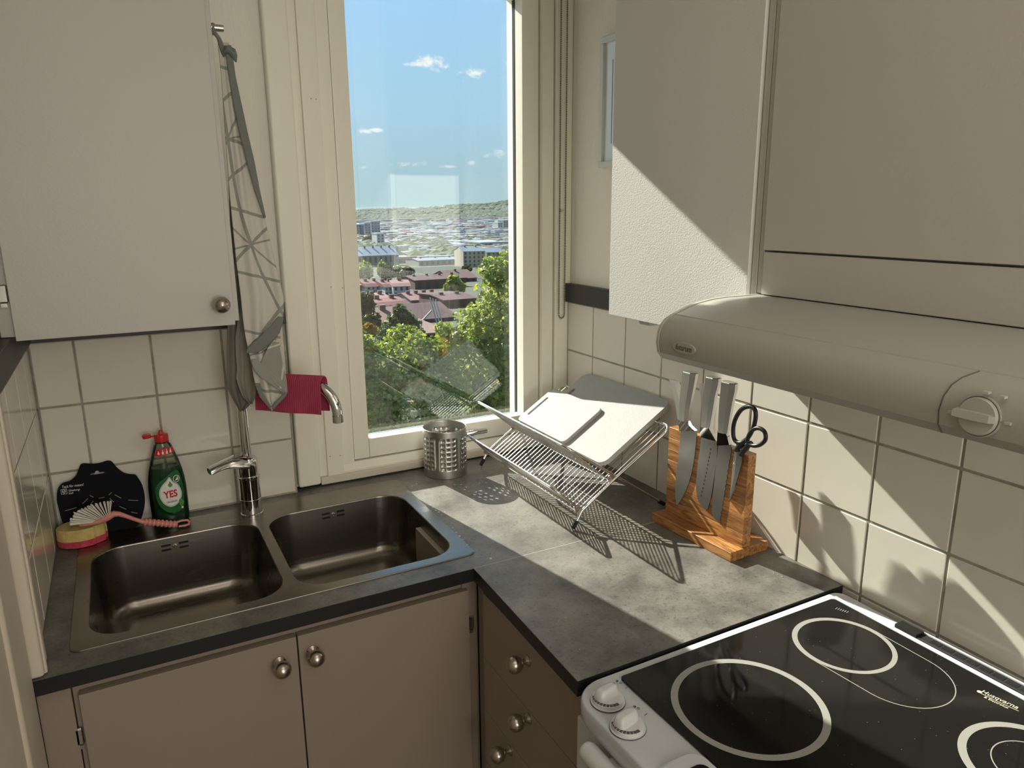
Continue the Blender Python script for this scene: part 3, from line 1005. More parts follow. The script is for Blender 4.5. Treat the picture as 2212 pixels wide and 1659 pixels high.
db = thing('drawer_unit', 'beige drawer unit between the corner and the cooker, ball knobs on its drawers', 'drawers', (1.08, -.8, ZF + Z0))
b = MB().box(.792, 1.35, -1.0140, -.6060, ZF + .1, T0 - .0005)
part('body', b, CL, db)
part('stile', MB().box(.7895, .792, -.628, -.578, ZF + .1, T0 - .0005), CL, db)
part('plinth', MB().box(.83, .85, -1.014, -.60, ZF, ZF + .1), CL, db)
zl = [-.040, -.191, -.317, -.445, -.60, ZF + .11]
for i, (a, c) in enumerate(zip(zl, zl[1:])):
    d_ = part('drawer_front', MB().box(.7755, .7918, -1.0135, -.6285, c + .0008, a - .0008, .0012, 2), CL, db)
    if i < 2:
        q = on(0, .748, (1112, 1115)[i], (1436, 1562)[i])
        knob(d_, (.7755, q.y, q.z), (-1, 0, 0), .0165)
    elif i == 2:
        knob(d_, (.7755, -.745, q.z - .128), (-1, 0, 0), .0165)

# ================================================================== COOKER
ST = thing('cooker', 'white electric cooker with a black glass ceramic hob', 'cooker', (1.06, -1.32, ZF + Z0))
WE = M['white_enamel']
CY0, CY1 = -1.6245, -1.0225
part('body', MB().box(.766, 1.352, CY0 + .004, CY1 - .004, ZF + .02, -.034), WE, ST)


def frame_loop(off, z):
    pts = []
    x0, x1, y0, y1 = .7335 + off, 1.3540 - off, CY0 + off, CY1 - off
    for cx, cy, r, a0 in ((x1 - .02, y1 - .02, .02, 0), (x0 + .050, y1 - .050, .050, 90), (x0 + .05, y0 + .05, .05, 180), (x1 - .02, y0 + .02, .02, 270)):
        for i in range(9):
            a = math.radians(a0 + 90 * i / 8)
            x, y = cx + r * math.cos(a), cy + r * math.sin(a)
            pts.append((x, y, z - max(0, .818 - x) * .07 + Z0))
    return pts


part('top_frame', MB().loft([frame_loop(.006, -.038), frame_loop(.0, -.022), frame_loop(0, -.008), frame_loop(.0008, -.0010), frame_loop(.0022, .0012), frame_loop(.0042, .0020)]), WE, ST, smooth=50)
zp = lambda x: .0020 - max(0, .818 - x) * .07
hob = part('hob_glass', MB().loft([[(x, y, z + Z0) for x, y in rrect(.8190 + o_, 1.3172 - o_, -1.6110 + o_, -1.0400 - o_, .007)] for o_, z in ((0, .0), (0, .0028), (.0008, .0034))]), M['hob'], ST)
part('rear_rail', MB().box(1.3178, 1.3275, -1.6150, -1.0380, .0010, .0048, .0018, 3), WE, ST)
HZ = .0034


def ring_part(c, R, r, m=None):
    pts = [(math.cos(2 * PI * i / 72), math.sin(2 * PI * i / 72)) for i in range(72)]
    lo = [[(c[0] + q * a, c[1] + q * b_, z + Z0) for a, b_ in pts] for q, z in ((r, HZ), (r, HZ + .00018), (R, HZ + .00018), (R, HZ))]
    return part('burner_ring', MB().loft(lo + [lo[0]], False, False), m or M['ring'], hob, smooth=0)


ring_part((.9475, -1.1882), .1141, .1033)
ring_part((1.2052, -1.1518), .0817, .0738)
ring_part((1.1856, -1.4646), .0910, .0802)
ring_part((1.1856, -1.4646), .0526, .0510)
ring_part((.9426, -1.4843), .0821, .0743)
# the long oval cooking zone
cA, cB, rA, rB = (1.2052, -1.1518), (1.2077, -1.2511), .0812, .0772


def oval(o_):
    pts = []
    for i in range(25):
        a = PI * i / 24
        pts.append((cA[0] + (rA + o_) * math.cos(a), cA[1] + (rA + o_) * math.sin(a)))
    for i in range(25):
        a = PI + PI * i / 24
        pts.append((cB[0] + (rB + o_) * math.cos(a), cB[1] + (rB + o_) * math.sin(a)))
    return pts


lo = [[(x, y, z + Z0) for x, y in oval(o_)] for o_, z in ((0, HZ), (0, HZ + .0002), (.0016, HZ + .0002), (.0016, HZ))]
part('oval_zone_line', MB().loft(lo + [lo[0]], False, False), M['ring'], hob, smooth=0)
# prints on the glass
lp0 = on(2, HZ, 2121, 1496); lp1 = on(2, HZ, 2194, 1530)
dr_ = (lp1 - lp0).normalized()
upv = Vector((-dr_.y, dr_.x, 0)); upv = upv if upv.x > 0 else -upv
mid = (lp0 + lp1) / 2
text_part('lettering', 'Husqvarna', .0135, mid + upv * .0035 + Vector((0, 0, .0002)), dr_, upv, M['cream_print'], hob, .0001, shear=.15, sx=.86)
text_part('lettering', '& Electrolux', .0072, mid - upv * .0085 + Vector((0, 0, .0002)) + dr_ * .000, dr_, upv, M['cream_print'], hob, .0001, sx=.9)
part('underline', MB().tube([mid - upv * .0032 - dr_ * .024, mid - upv * .0042, mid - upv * .0036 + dr_ * .028], .0004, 6), M['cream_print'], hob)
crown = MB().lathe([(.0034, 0), (.0034, .0002)], lp0 - dr_ * .003 - upv * .001, 12)
part('emblem', crown, M['cream_print'], hob)
s0, s1 = on(2, HZ, 1806, 1314), on(2, HZ, 1830, 1322)
sd_ = (s1 - s0)
sb = MB()
for i in range(6):
    p_ = s0 + sd_ * (i / 5)
    nrm = Vector((-sd_.y, sd_.x, 0)).normalized()
    sb.tube([p_ - nrm * .0035 + Vector((0, 0, .0001)), p_ + nrm * .0035 + sd_ * .06 + Vector((0, 0, .0001))], .00055, 4)
part('maker_mark', sb, M['white_print'], hob)
# vent strip at the back
vb = MB().box(1.3284, 1.3496, -1.615, -1.200, .0005, .0062, .001, 1)
vent = part('rear_vent', vb, M['rubber'], ST)
for i in range(19):
    y = -1.220 - i * .0205
    part('vent_slot', MB().box(1.3335, 1.3455, y - .0165, y, .0055, .0066), M['black'], vent)
part('vent_cap', MB().box(1.3280, 1.3500, -1.200, -1.1590, .0010, .0105, .0015, 2), M['black'], ST)
part('rear_lip', MB().box(1.3499, 1.3535, -1.615, -1.159, .0010, .0085, .001, 1), WE, ST)
# control knobs
KN = [(1313, 1515), (1356, 1571)]
kd = (on(2, -.01, 1345, 1489) - on(2, -.01, 1287, 1524)).normalized()
kn_ = Vector((-kd.y, kd.x, 0))
for i, (u, v) in enumerate(KN):
    q = on(2, -.0020, u, v)
    zz = zp(q.x)
    c = Vector((q.x, q.y, zz + Z0))
    kb_ = part('control_knob', MB().lathe([(.0262, -.001), (.0262, .0008), (.0240, .0012), (.0240, .0062), (.0225, .0075), (.0165, .0082), (.0003, .0084)], c, 40), M['white_plastic'], ST)
    part('knob_gap', MB().lathe([(.0268, -.0012), (.0268, .0003)], c, 40), M['grey_print'], kb_, smooth=0)
    lps = []
    for h_, w_, l_ in ((.0070, .0115, .0205), (.013, .0105, .0202), (.019, .0092, .0186), (.0225, .0068, .0155), (.0235, .0035, .010)):
        ring = []
        for j in range(24):
            a = 2 * PI * j / 24
            ca, sa = math.cos(a), math.sin(a)
            e_ = .55
            xx = l_ * math.copysign(abs(ca) ** e_, ca)
            yy = w_ * math.copysign(abs(sa) ** e_, sa) * (1.0 - .15 * ca)
            ring.append(c + kd * xx + kn_ * (yy + .003) + Vector((0, 0, h_)))
        lps.append(ring)
    part('grip', MB().loft(lps), M['white_plastic'], kb_, smooth=60)
    mk = MB()
    a0 = math.atan2(-kd.y, -kd.x)
    for j in range(10):
        a = a0 + math.radians(-38 + 13.5 * j)
        p_ = c + Vector((math.cos(a), math.sin(a), 0)) * .0214
        w_ = .0016 + .00007 * j
        t_ = Vector((-math.sin(a), math.cos(a), 0)); r_ = Vector((math.cos(a), math.sin(a), 0))
        vs = [p_ + t_ * (sx * w_) + r_ * (sy * .0022) + Vector((0, 0, z)) for z in (.0070, .0083) for sx, sy in ((-1, -1), (1, -1), (1, 1), (-1, 1))]
        mk.add(vs, [(0, 3, 2, 1), (4, 5, 6, 7), (0, 1, 5, 4), (1, 2, 6, 5), (2, 3, 7, 6), (3, 0, 4, 7)])
    part('heat_marks', mk, M['grey_print'], kb_, smooth=0)
    # burner symbols beside the knob
    base = [(1335, 1474), (1373, 1528)][i]
    tick = [(1353, 1488), (1395, 1545)][i]
    for j, (du, dv, solid) in enumerate(((-10, 4, 0), (-2, 0, 1), (6, 4, 0))):
        p_ = on(2, -.0010, base[0] + du, base[1] + dv)
        zz2 = zp(p_.x) + Z0
        cc = (p_.x, p_.y, zz2)
        r = .0022
        if solid:
            part('symbol', MB().lathe([(r, -.0005), (r, .0002)], cc, 14), M['grey_print'], ST, smooth=0)
        else:
            pts = [(math.cos(2 * PI * k / 16), math.sin(2 * PI * k / 16)) for k in range(16)]
            lo = [[(cc[0] + q2 * a, cc[1] + q2 * b_, z + cc[2]) for a, b_ in pts] for q2, z in ((r * .75, -.0005), (r * .75, .0002), (r, .0002), (r, -.0005))]
            part('symbol', MB().loft(lo + [lo[0]], False, False), M['grey_print'], ST, smooth=0)
    p_ = on(2, -.0005, *tick)
    part('tick_mark', MB().tube([(p_.x - .003, p_.y - .001, zp(p_.x) + Z0), (p_.x + .003, p_.y + .001, zp(p_.x) + Z0)], .0005, 5), M['grey_print'], ST)
# clock recess in the middle of the panel
hump = [[(x, y, z + Z0) for x, y in rrect(.742 + o_, .816 - o_ * .3, -1.455 + o_, -1.216 - o_, .02)] for o_, z in ((-.004, -.006), (.004, .0025), (.010, .006))]
part('clock_bezel', MB().loft(hump), WE, ST, smooth=60)
part('clock_glass', MB().loft([[(x, y, z + Z0) for x, y in rrect(.757, .804, -1.437, -1.247, .012)] for z in (.004, .0068)]), M['hob'], ST)
# front of the oven and its handle
dv = part('oven_door', MB().box(.7460, .7655, CY0 + .006, CY1 - .006, ZF + .25, -.048, .004, 2), WE, ST)
part('drawer_front', MB().box(.7460, .7655, CY0 + .006, CY1 - .006, ZF + .03, ZF + .245, .004, 2), WE, ST)
hp = [Vector((.7255, CY1 - .062 - t, -.0590 + Z0)) for t in (0, .003, .01, .25, .49, .507, .51)]
part('oven_handle', MB().tube(hp, [.006, .013, .0155, .0155, .0155, .013, .006], 20), M['white_plastic'], dv)
for y in (-1.140, -1.540):
    part('handle_post', MB().box(.7275, .748, y - .012, y + .012, -.070, -.048, .004, 2), M['hood_cap'], dv)

# ================================================================== COOKER HOOD
HD = thing('cooker_hood', 'beige cooker hood with a rounded front and a turning knob', 'hood', (1.12, -1.3, .505 + Z0))
HP = [(.9075, .5050), (.9000, .5150), (.8968, .5300), (.8985, .5450), (.9035, .5565), (.9110, .5642), (.9245, .5705), (.9255, .5697), (.9270, .5717), (.9480, .5790), (.9710, .5845), (1.0000, .5885), (1.0280, .5900), (1.0940, .5900), (1.3650, .5885), (1.3650, .5060)]
part('body', MB().loft([[(x, y, z + Z0) for x, z in HP] for y in (-1.0095, -1.61)]), M['hood'], HD, smooth=24)
cap = [[((x - 1.13) * s_ + 1.13, y, (z - .505) * s2 + .505 + Z0) for x, z in HP] for y, s_, s2 in ((-1.0085, 1.004, 1.012), (-1.0035, 1.004, 1.012), (-1.0005, .994, .99))]
part('end_cap', MB().loft(cap), M['hood_cap'], HD, smooth=24)
# control section: seam, knob, numbers
seam = [(x - .0002, z + .0001, y) for (x, z), y in zip(HP[:7], (-1.4435, -1.4430, -1.4435, -1.4455, -1.4490, -1.4540, -1.4620))]
part('seam', MB().tube([(x, y, z + Z0) for x, z, y in seam], .0007, 6), M['grey_print'], HD)
kc = on(0, .8975, 2115, 899)
ndir = Vector((-.996, 0, .08)).normalized()
hk_ = part('fan_knob', MB().lathe([(.0205, -.001), (.0205, .0012), (.0186, .0016), (.0182, .004), (.0172, .0050), (.0003, .0054)], kc, 40, ndir), M['hood'], HD)
part('knob_gap', MB().lathe([(.0194, .0010), (.0194, .0018)], kc, 40, ndir), M['grey_print'], hk_)
bar = MB()
bd = Vector((0, 1, 0)); bu = ndir.cross(bd).normalized()
lps = []
for t, h_, w_ in ((-.0170, .006, .0042), (-.013, .0085, .0052), (0, .0098, .0056), (.014, .0112, .0050), (.0195, .0118, .0046), (.0203, .011, .004)):
    lps.append([kc + bd * t + ndir * (h_ if sy > 0 else .002) + bu * (sx * w_ * (.7 if sy > 0 else 1)) for sx, sy in ((-1, -1), (1, -1), (1, 1), (-1, 1))])
part('grip', bar.loft(lps), M['hood'], hk_, smooth=20)
for du, dv_ in ((15, -50), (50, -40), (62, 17), (-60, -8)):
    p_ = on(0, .8965, 2115 + du, 898 + dv_)
    part('scale_mark', MB().box(p_.x - .0015, p_.x + .004, p_.y - .0028, p_.y + .0028, p_.z - Z0 - .0011, p_.z - Z0 + .0011), M['hood_cap'], HD)
bc0 = on(0, .8968, 1478, 752)
pts = [(math.cos(2 * PI * k / 28), math.sin(2 * PI * k / 28)) for k in range(28)]
nb = Vector((-1, 0, 0))
badge = part('badge', MB().loft([[(bc0.x + .002 - d, bc0.y + .0245 * s_ * a, bc0.z + .0085 * s_ * b_) for a, b_ in pts] for d, s_ in ((0, 1), (.0032, 1), (.0038, .9))]), M['hood'], HD)
text_part('lettering', 'futurum', .0125, (bc0.x - .0020, bc0.y, bc0.z), (0, -1, 0), (0, 0, 1), M['grey_print'], badge, .0002, shear=.3, sx=.85)

# ================================================================== UTENSIL CAN
can = thing('utensil_holder', 'perforated stainless steel utensil can on the worktop below the window', 'can', (.945, -.052, ZC + Z0))
CX, CY, CR, CH = .9420, -.0505, .0600, .1345
b = MB()


def cyl(a, z):
    return (CX + CR * math.cos(a), CY + CR * math.sin(a), z + ZC + Z0)


NCOL = 24
aoff = math.radians(-103)
zr = [.022 + .0137 * i for i in range(8)]
zlev = [0, .0015, .003] + zr + [.1320, CH]
for c_ in range(NCOL):
    a0 = aoff + 2 * PI * (c_ - .5) / NCOL
    a1 = a0 + 2 * PI / NCOL
    for z0, z1 in zip(zlev, zlev[1:]):
        hole = (c_ + 1) % 4 != 3 and z0 in zr[:-1]
        if not hole:
            n = 3
            o_ = len(b.v)
            for j in range(n + 1):
                for z in (z0, z1):
                    b.v.append(cyl(a0 + (a1 - a0) * j / n, z))
            for j in range(n):
                b.f.append((o_ + 2 * j, o_ + 2 * j + 2, o_ + 2 * j + 3, o_ + 2 * j + 1))
        else:
            am, zm = (a0 + a1) / 2, (z0 + z1) / 2
            ha, hz = (a1 - a0) / 2, (z1 - z0) / 2
            o_ = len(b.v)
            sq = [(-1, -1), (-1 / 3, -1), (1 / 3, -1), (1, -1), (1, -1 / 3), (1, 1 / 3), (1, 1), (1 / 3, 1), (-1 / 3, 1), (-1, 1), (-1, 1 / 3), (-1, -1 / 3)]
            for sx, sz in sq:
                b.v.append(cyl(am + ha * sx, zm + hz * sz))
            for sx, sz in sq:
                t = math.atan2(sz, sx)
                b.v.append(cyl(am + (.0037 / CR) * math.cos(t), zm + .0037 * math.sin(t)))
            for j in range(12):
                k_ = (j + 1) % 12
                b.f.append((o_ + j, o_ + k_, o_ + 12 + k_, o_ + 12 + j))
w_ = part('wall', b, M['can_steel'], can, smooth=40)
md = w_.modifiers.new('sheet', 'SOLIDIFY'); md.thickness = .0009; md.offset = -1
part('rim', MB().tube([cyl(2 * PI * i / 64, CH) for i in range(64)], .0011, 8, True), M['steel'], can)
part('bottom', MB().lathe([(CR - .001, .0008), (CR - .001, .0022)], (CX, CY, ZC + Z0), 48), M['steel'], can)

# ================================================================== DISH RACK
RK = thing('dish_rack', 'folding chrome wire dish rack standing below the window', 'dish rack', (1.18, -.30, ZC + Z0))
YN, YF = -.5470, -.0580
W = M['wire']
pA0, pC_, pB_, pAt = (1.0505, .0118), (1.0725, .0470), (1.1625, .1080), (1.3270, .2120)
pBf, pBt = (1.3190, .0114), (1.0340, .2040)
pCt = (1.0040, .1085)
RR = .0034


def P3(p, y):
    return Vector((p[0], y, p[1] + Z0))


def bend(a, y):
    return a


def uframe(name, foot, top, r=RR, rc=.022):
    """leg - rounded corner - top bar - rounded corner - leg, as one bent rod"""
    f, t = Vector((foot[0], foot[1])), Vector((top[0], top[1]))
    d = (t - f).normalized()
    pts = [P3(f, YN)]
    mids = []
    if name == 'frame_long':
        for pp in (pC_, pB_):
            mids.append(pp)
    pts += [P3(pp, YN) for pp in mids]
    for i in range(7):
        a = PI / 2 * i / 6
        c = t - d * rc * (1 - math.sin(a))
        pts.append(P3(c, YN + rc * (1 - math.cos(a))))
    for i in range(7):
        a = PI / 2 * (6 - i) / 6
        c = t - d * rc * (1 - math.sin(a))
        pts.append(P3(c, YF - rc * (1 - math.cos(a))))
    pts += [P3(pp, YF) for pp in reversed(mids)]
    pts.append(P3(f, YF))
    return pts


fa = part('long_frame', MB().tube(uframe('frame_long', pA0, pAt), RR, 12), W, RK)
fb_pts = uframe('b', pBf, pBt)
# the crossing frame sits just inside the long one
fb_pts = [Vector((p.x, YN + .0075 + (p.y - YN) * (YF - YN - .015) / (YF - YN), p.z)) for p in fb_pts]
part('cross_frame', MB().tube(fb_pts, RR, 12), W, RK)
fc_pts = uframe('c', pC_, pCt)
fc_pts = [Vector((p.x, YN + .0075 + (p.y - YN) * (YF - YN - .015) / (YF - YN), p.z)) for p in fc_pts]
part('lower_frame', MB().tube(fc_pts, RR, 12), W, RK)
part('cross_rod', MB().tube([P3((pB_[0] - .004, pB_[1] - .0065), YN + .004), P3((pB_[0] - .004, pB_[1] - .0065), YF - .004)], .0026, 10), W, RK)
part('cross_rod', MB().tube([P3((pC_[0] - .003, pC_[1] - .0055), YN + .004), P3((pC_[0] - .003, pC_[1] - .0055), YF - .004)], .0026, 10), W, RK)
for pp in (pB_, pC_):
    for y, s_ in ((YN + .0045, -1), (YF - .0045, 1)):
        part('pivot_disc', MB().lathe([(.0088, -.002), (.0092, -.001), (.0092, .001), (.0088, .002), (.003, .0026), (.003, .0036), (.0003, .004)], P3((pp[0] - .007, pp[1] + .002), y), 20, (0, s_, 0)), M['nickel'], RK)
for pp, d in ((pA0, (pC_[0] - pA0[0], pC_[1] - pA0[1])), (pBf, (pB_[0] - pBf[0], pB_[1] - pBf[1]))):
    dv2 = Vector((d[0], 0, d[1])).normalized()
    for y in ((YN, YF) if pp is pA0 else (YN + .0075, YF - .0075)):
        p_ = P3(pp, y)
        part('rubber_foot', MB().tube([p_ - dv2 * .0048, p_ - dv2 * .003, p_ + dv2 * .016], [.0035, .0052, .0049], 12), M['rubber'], RK)
NW = 29


def wires(a, b_, mid=None):
    y0 = YN + .0165
    stepy = (YF - YN - .033) / (NW - 1)
    first = None
    for i in range(NW):
        y = y0 + stepy * i
        if first is None:
            pts = [P3(a, y)] + ([P3(mid, y)] if mid else []) + [P3(b_, y)]
            first = part('wire', MB().tube(pts, .00135, 6), W, RK)
        else:
            o = first.copy(); COL.objects.link(o); o.parent = RK
            o.location = first.location + Vector((0, stepy * i, 0))


wires((pC_[0] - .001, pC_[1] - .0035), (pAt[0] - .001, pAt[1] - .001), (pB_[0] + .0005, pB_[1] - .0035))
wires((pB_[0] - .004, pB_[1] - .0065), (pBt[0] + .0005, pBt[1] - .001))
wires((pC_[0] - .003, pC_[1] - .0055), (pCt[0] + .0005, pCt[1] - .001))


def plate(name, outline, holes, d0, d1, fn, m, parent=None, bev=.0):
    """flat board with holes: outline/holes in (a,b), thickness d0..d1 along fn's third axis"""
    bm = bmesh.new()
    for lp_ in [outline] + holes:
        vs = [bm.verts.new((a, c, 0)) for a, c in lp_]
        for i in range(len(vs)):
            bm.edges.new((vs[i], vs[(i + 1) % len(vs)]))
    bmesh.ops.triangle_fill(bm, use_beauty=True, edges=list(bm.edges), normal=(0, 0, 1))
    bm.verts.index_update()
    b = MB()
    V2 = [(v.co.x, v.co.y) for v in bm.verts]
    F2 = [[v.index for v in f.verts] for f in bm.faces]
    bm.free()
    b.add([fn(x, y, d0) for x, y in V2], F2)
    b.add([fn(x, y, d1) for x, y in V2], F2)
    for lp_ in [outline] + holes:
        b.loft([[fn(x, y, d) for x, y in lp_] for d in (d0, d1)], False, False)
    return part(name, b, m, parent, fn(*outline[0], d0), smooth=40)


eA = Vector((pAt[0] - pB_[0], 0, pAt[1] - pB_[1])).normalized()
nA = Vector((-eA.z, 0, eA.x))


def onA(s, y, d):
    return P3(pB_, 0) + eA * s + nA * d + Vector((0, y, 0))


def slot(a0, a1, b0, b1):
    r = (b1 - b0) / 2
    c = (b0 + b1) / 2
    pts = []
    for cx, a_ in ((a1 - r, -90), (a0 + r, 90)):
        for i in range(9):
            a = math.radians(a_ + 180 * i / 8)
            pts.append((cx + r * math.cos(a), c + r * math.sin(a)))
    return pts


bd1 = plate('cutting_board', rrect(.010, .2530, -.4970, -.1180, .024), [slot(.085, .185, -.152, -.138)], .0052, .0175, onA, M['board'])
tag(bd1, 'large white plastic cutting board in the dish rack, leaning on the tiles', 'cutting board')
bd2 = plate('cutting_board', rrect(.010, .1540, -.3300, -.0780, .016), [slot(.038, .118, -.1060, -.0955)], .0180, .0275, onA, M['board'])
tag(bd2, 'small scratched white cutting board in front of the large one in the dish rack', 'cutting board')

# ================================================================== KNIFE BLOCK
ku = Vector((.0407, -.9992, 0)); kv = Vector((.9992, .0407, 0))
KO = Vector((1.240, -.594, ZC + Z0))


def kb(u, v, z):
    return KO + ku * u + kv * v + Vector((0, 0, z))


def kbox(u0, u1, v0, v1, z0, z1, bev=.0012):
    b = MB()
    bm = bmesh.new()
    bmesh.ops.create_cube(bm, size=1)
    for p in bm.verts:
        p.co = kb(u0 + (p.co.x + .5) * (u1 - u0), v0 + (p.co.y + .5) * (v1 - v0), z0 + (p.co.z + .5) * (z1 - z0))
    if bev:
        bmesh.ops.bevel(bm, geom=list(bm.edges), offset=bev, segments=1, affect='EDGES')
    bm.verts.index_update()
    b.add([p.co[:] for p in bm.verts], [[q.index for q in f.verts] for f in bm.faces])
    bm.free()
    return b


KB = thing('knife_block', 'magnetic acacia wood knife block against the tiled wall, L shaped', 'knife block', kb(.12, .05, 0))
for i, (v0, v1) in enumerate(((0, .040), (.040, .078), (.078, .114))):
    part('base_stave', kbox(0, .247, v0, v1, 0, .0215, .0010), M['wood'], KB)
zst = [.0217, .052, .088, .118, .149, .176, .203, .2285]
VF, VB = .0365, .0600
for z0, z1 in zip(zst, zst[1:]):
    part('stave', kbox(.006, .243, VF, VB, z0, z1, .0005), M['wood'], KB)


def kpx(u, v, x=1.272):
    """pixel on the face of the block -> (u along the block, height)"""
    p = on(0, x, u, v)
    return ((p - KO).dot(ku), p.z - KO.z)


def kshape(px, d0, d1):
    poly = [kpx(*q) for q in px]
    return MB().prism(poly, d0, d1, lambda a, c, d: kb(a, d, c))


def smooth_px(px, n=4):
    out = []
    N_ = len(px)
    for i in range(N_ - 1):
        p0 = px[max(i - 1, 0)]; p1 = px[i]; p2 = px[i + 1]; p3 = px[min(i + 2, N_ - 1)]
        for k in range(n):
            t = k / n
            out.append(tuple(.5 * (2 * p1[j] + (p2[j] - p0[j]) * t + (2 * p0[j] - 5 * p1[j] + 4 * p2[j] - p3[j]) * t * t + (3 * p1[j] - p0[j] - 3 * p2[j] + p3[j]) * t ** 3) for j in (0, 1)))
    out.append(px[-1])
    return out


def khandle(rows, v_c=None):
    """rows of (left px, right px) up the handle -> eight sided tapering grip"""
    lps = []
    n = len(rows)
    for i, (a, c) in enumerate(rows):
        u0, z0 = kpx(*a); u1, z1 = kpx(*c)
        w = abs(u1 - u0) / 2
        uc, zc_ = (u0 + u1) / 2, (z0 + z1) / 2
        th = .0088 + .0035 * i / (n - 1)
        v_ = VF - .0035 - .004 * i / (n - 1)
        lps.append([kb(uc + w * ca, v_ + th * sa, zc_ + (z1 - z0) * .5 * ca) for ca, sa in ((1, .35), (.75, .9), (-.75, .9), (-1, .35), (-1, -.35), (-.6, -1), (.55, -1), (1, -.3))])
    return lps


def knife(name, label, blade_px, bolster_px, rows, extra=None):
    t = thing(name, label, 'knife', kb(kpx(*blade_px[0])[0], VF - .002, kpx(*blade_px[0])[1]), 'knives on the front of the block')
    bl = part('blade', kshape(blade_px, VF - .0026, VF - .0003), M['blade'], t, smooth=0)
    part('bolster', kshape(bolster_px, VF - .0085, VF - .0003), M['chrome'], t)
    lps = khandle(rows)
    h = MB().loft(lps)
    part('handle', h, M['handle_steel'], t, smooth=30)
    # slightly darker end plate
    top = lps[-1]
    c = sum((Vector(p) for p in top), Vector()) / len(top)
    part('end_cap', MB().loft([[c + (Vector(p) - c) * .9 + Vector((0, 0, .0002)) for p in top], [c + (Vector(p) - c) * .84 + Vector((0, 0, .0016)) for p in top]]), M['steel'], t)
    return t, bl


M['blade'] = mat('blade_steel', (.40, .40, .40), .24, 1.0, bump=.05, bscale=300, stretch=(1, 1, .1), rvar=.05)
b1 = smooth_px([(1468, 930), (1465, 965), (1461, 1000), (1457, 1040), (1456, 1068), (1458, 1092)], 3) + smooth_px([(1461, 1092), (1475, 1067), (1487, 1034), (1495, 995), (1499, 960), (1501, 932)], 3)
knife('chef_knife', 'chef knife with the broad curved blade, leftmost on the knife block', b1, [(1468, 931), (1467.5, 905), (1484, 908), (1490, 920), (1501, 931)],
      [((1467, 907), (1485, 911)), ((1468, 880), (1489, 884)), ((1471, 845), (1496, 851)), ((1475, 815), (1502, 823)), ((1478, 801), (1505, 808))])
b2 = smooth_px([(1511, 943), (1506, 980), (1501, 1020), (1499, 1055), (1503, 1080), (1511, 1095), (1521, 1103)], 3) + smooth_px([(1523, 1101), (1530, 1075), (1537, 1030), (1542, 990), (1544, 958)], 3) + [(1545, 955)]
kt, kbl = knife('santoku_knife', 'knife with a row of oval dimples along its blade, second from left on the block', b2, [(1511, 944), (1513, 919), (1528, 922), (1535, 935), (1545, 954)],
      [((1513, 921), (1530, 925)), ((1514, 890), (1536, 895)), ((1518, 850), (1543, 856)), ((1523, 825), (1550, 832)), ((1525, 813), (1552, 819))])
for i in range(13):
    t = i / 12
    u_, v_ = 1529.5 - 16 * t - 4 * t * t, 972 + 100 * t
    a, z = kpx(u_, v_)
    pts = [(math.cos(2 * PI * k / 10), math.sin(2 * PI * k / 10)) for k in range(10)]
    part('dimple', MB().loft([[kb(a + .0013 * ca, d, z + .0030 * sa) for ca, sa in pts] for d in (VF - .0030, VF - .0025)]), M['dimple'] if 'dimple' in M else M.setdefault('dimple', mat('dimple_steel', (.16, .16, .16), .3, 1.0)), kbl, smooth=0)
serr = []
for i in range(28):
    t = i / 27
    u_, v_ = 1549 + 23.5 * t + (1.3 if i % 2 else -.4), 1120 - 152 * t
    serr.append((u_, v_))
b3 = smooth_px([(1546, 962), (1541, 1000), (1536, 1050), (1532.5, 1085), (1532, 1105), (1534, 1117), (1541, 1126), (1549, 1132)], 3) + serr + [(1572, 962)]
knife('bread_knife', 'bread knife with a toothed edge, third from left on the block', b3, [(1546, 963), (1548, 931), (1564, 934), (1568, 944), (1572, 962)],
      [((1548, 933), (1566, 938)), ((1549, 905), (1571, 911)), ((1552, 868), (1578, 874)), ((1556, 838), (1585, 845)), ((1558, 823), (1587, 831))])
# two small knives on the far face of the block: only their grips rise above it
for nm, lab, rows in (('paring_knife', 'small knife leaning left behind the chef knife, on the far side of the block', [((1470, 905), (1484, 905)), ((1463, 860), (1479, 858)), ((1452, 822), (1470, 818))]),
                      ('utility_knife', 'small knife almost hidden behind the dimpled knife, on the far side of the block', [((1527, 940), (1541, 944)), ((1521, 880), (1539, 885)), ((1514, 832), (1530, 828))])):
    lps = []
    for (a, c) in rows:
        u0, z0 = kpx(*a, 1.315); u1, z1 = kpx(*c, 1.315)
        w, uc, zz = abs(u1 - u0) / 2, (u0 + u1) / 2, (z0 + z1) / 2
        lps.append([kb(uc + w * ca, VB + .009 + .0075 * sa, zz) for ca, sa in ((1, .35), (.7, .9), (-.7, .9), (-1, .35), (-1, -.35), (-.6, -1), (.6, -1), (1, -.35))])
    t = thing(nm, lab, 'knife', kb(kpx(*rows[0][0], 1.315)[0], VB + .005, .19))
    part('handle', MB().loft(lps), M['handle_steel'], t, smooth=30)
    u0, z0 = kpx(*rows[0][0], 1.315); u1, _ = kpx(*rows[0][1], 1.315)
    part('blade', MB().prism([(u0, z0 + .002), (u1, z0 + .002), (u1 - .002, z0 - .06), (u0 + .004, z0 - .10), (u0, z0 - .09)], VB + .0004, VB + .002, lambda a, c, d: kb(a, d, c)), M['blade'], t, smooth=0)

# scissors
SC = thing('scissors', 'kitchen scissors with black finger loops, rightmost on the knife block', 'scissors', kb(.21, VF - .006, .12))


def kpath(px, v):
    return [kb(kpx(u_, w_)[0], v, kpx(u_, w_)[1]) for u_, w_ in px]


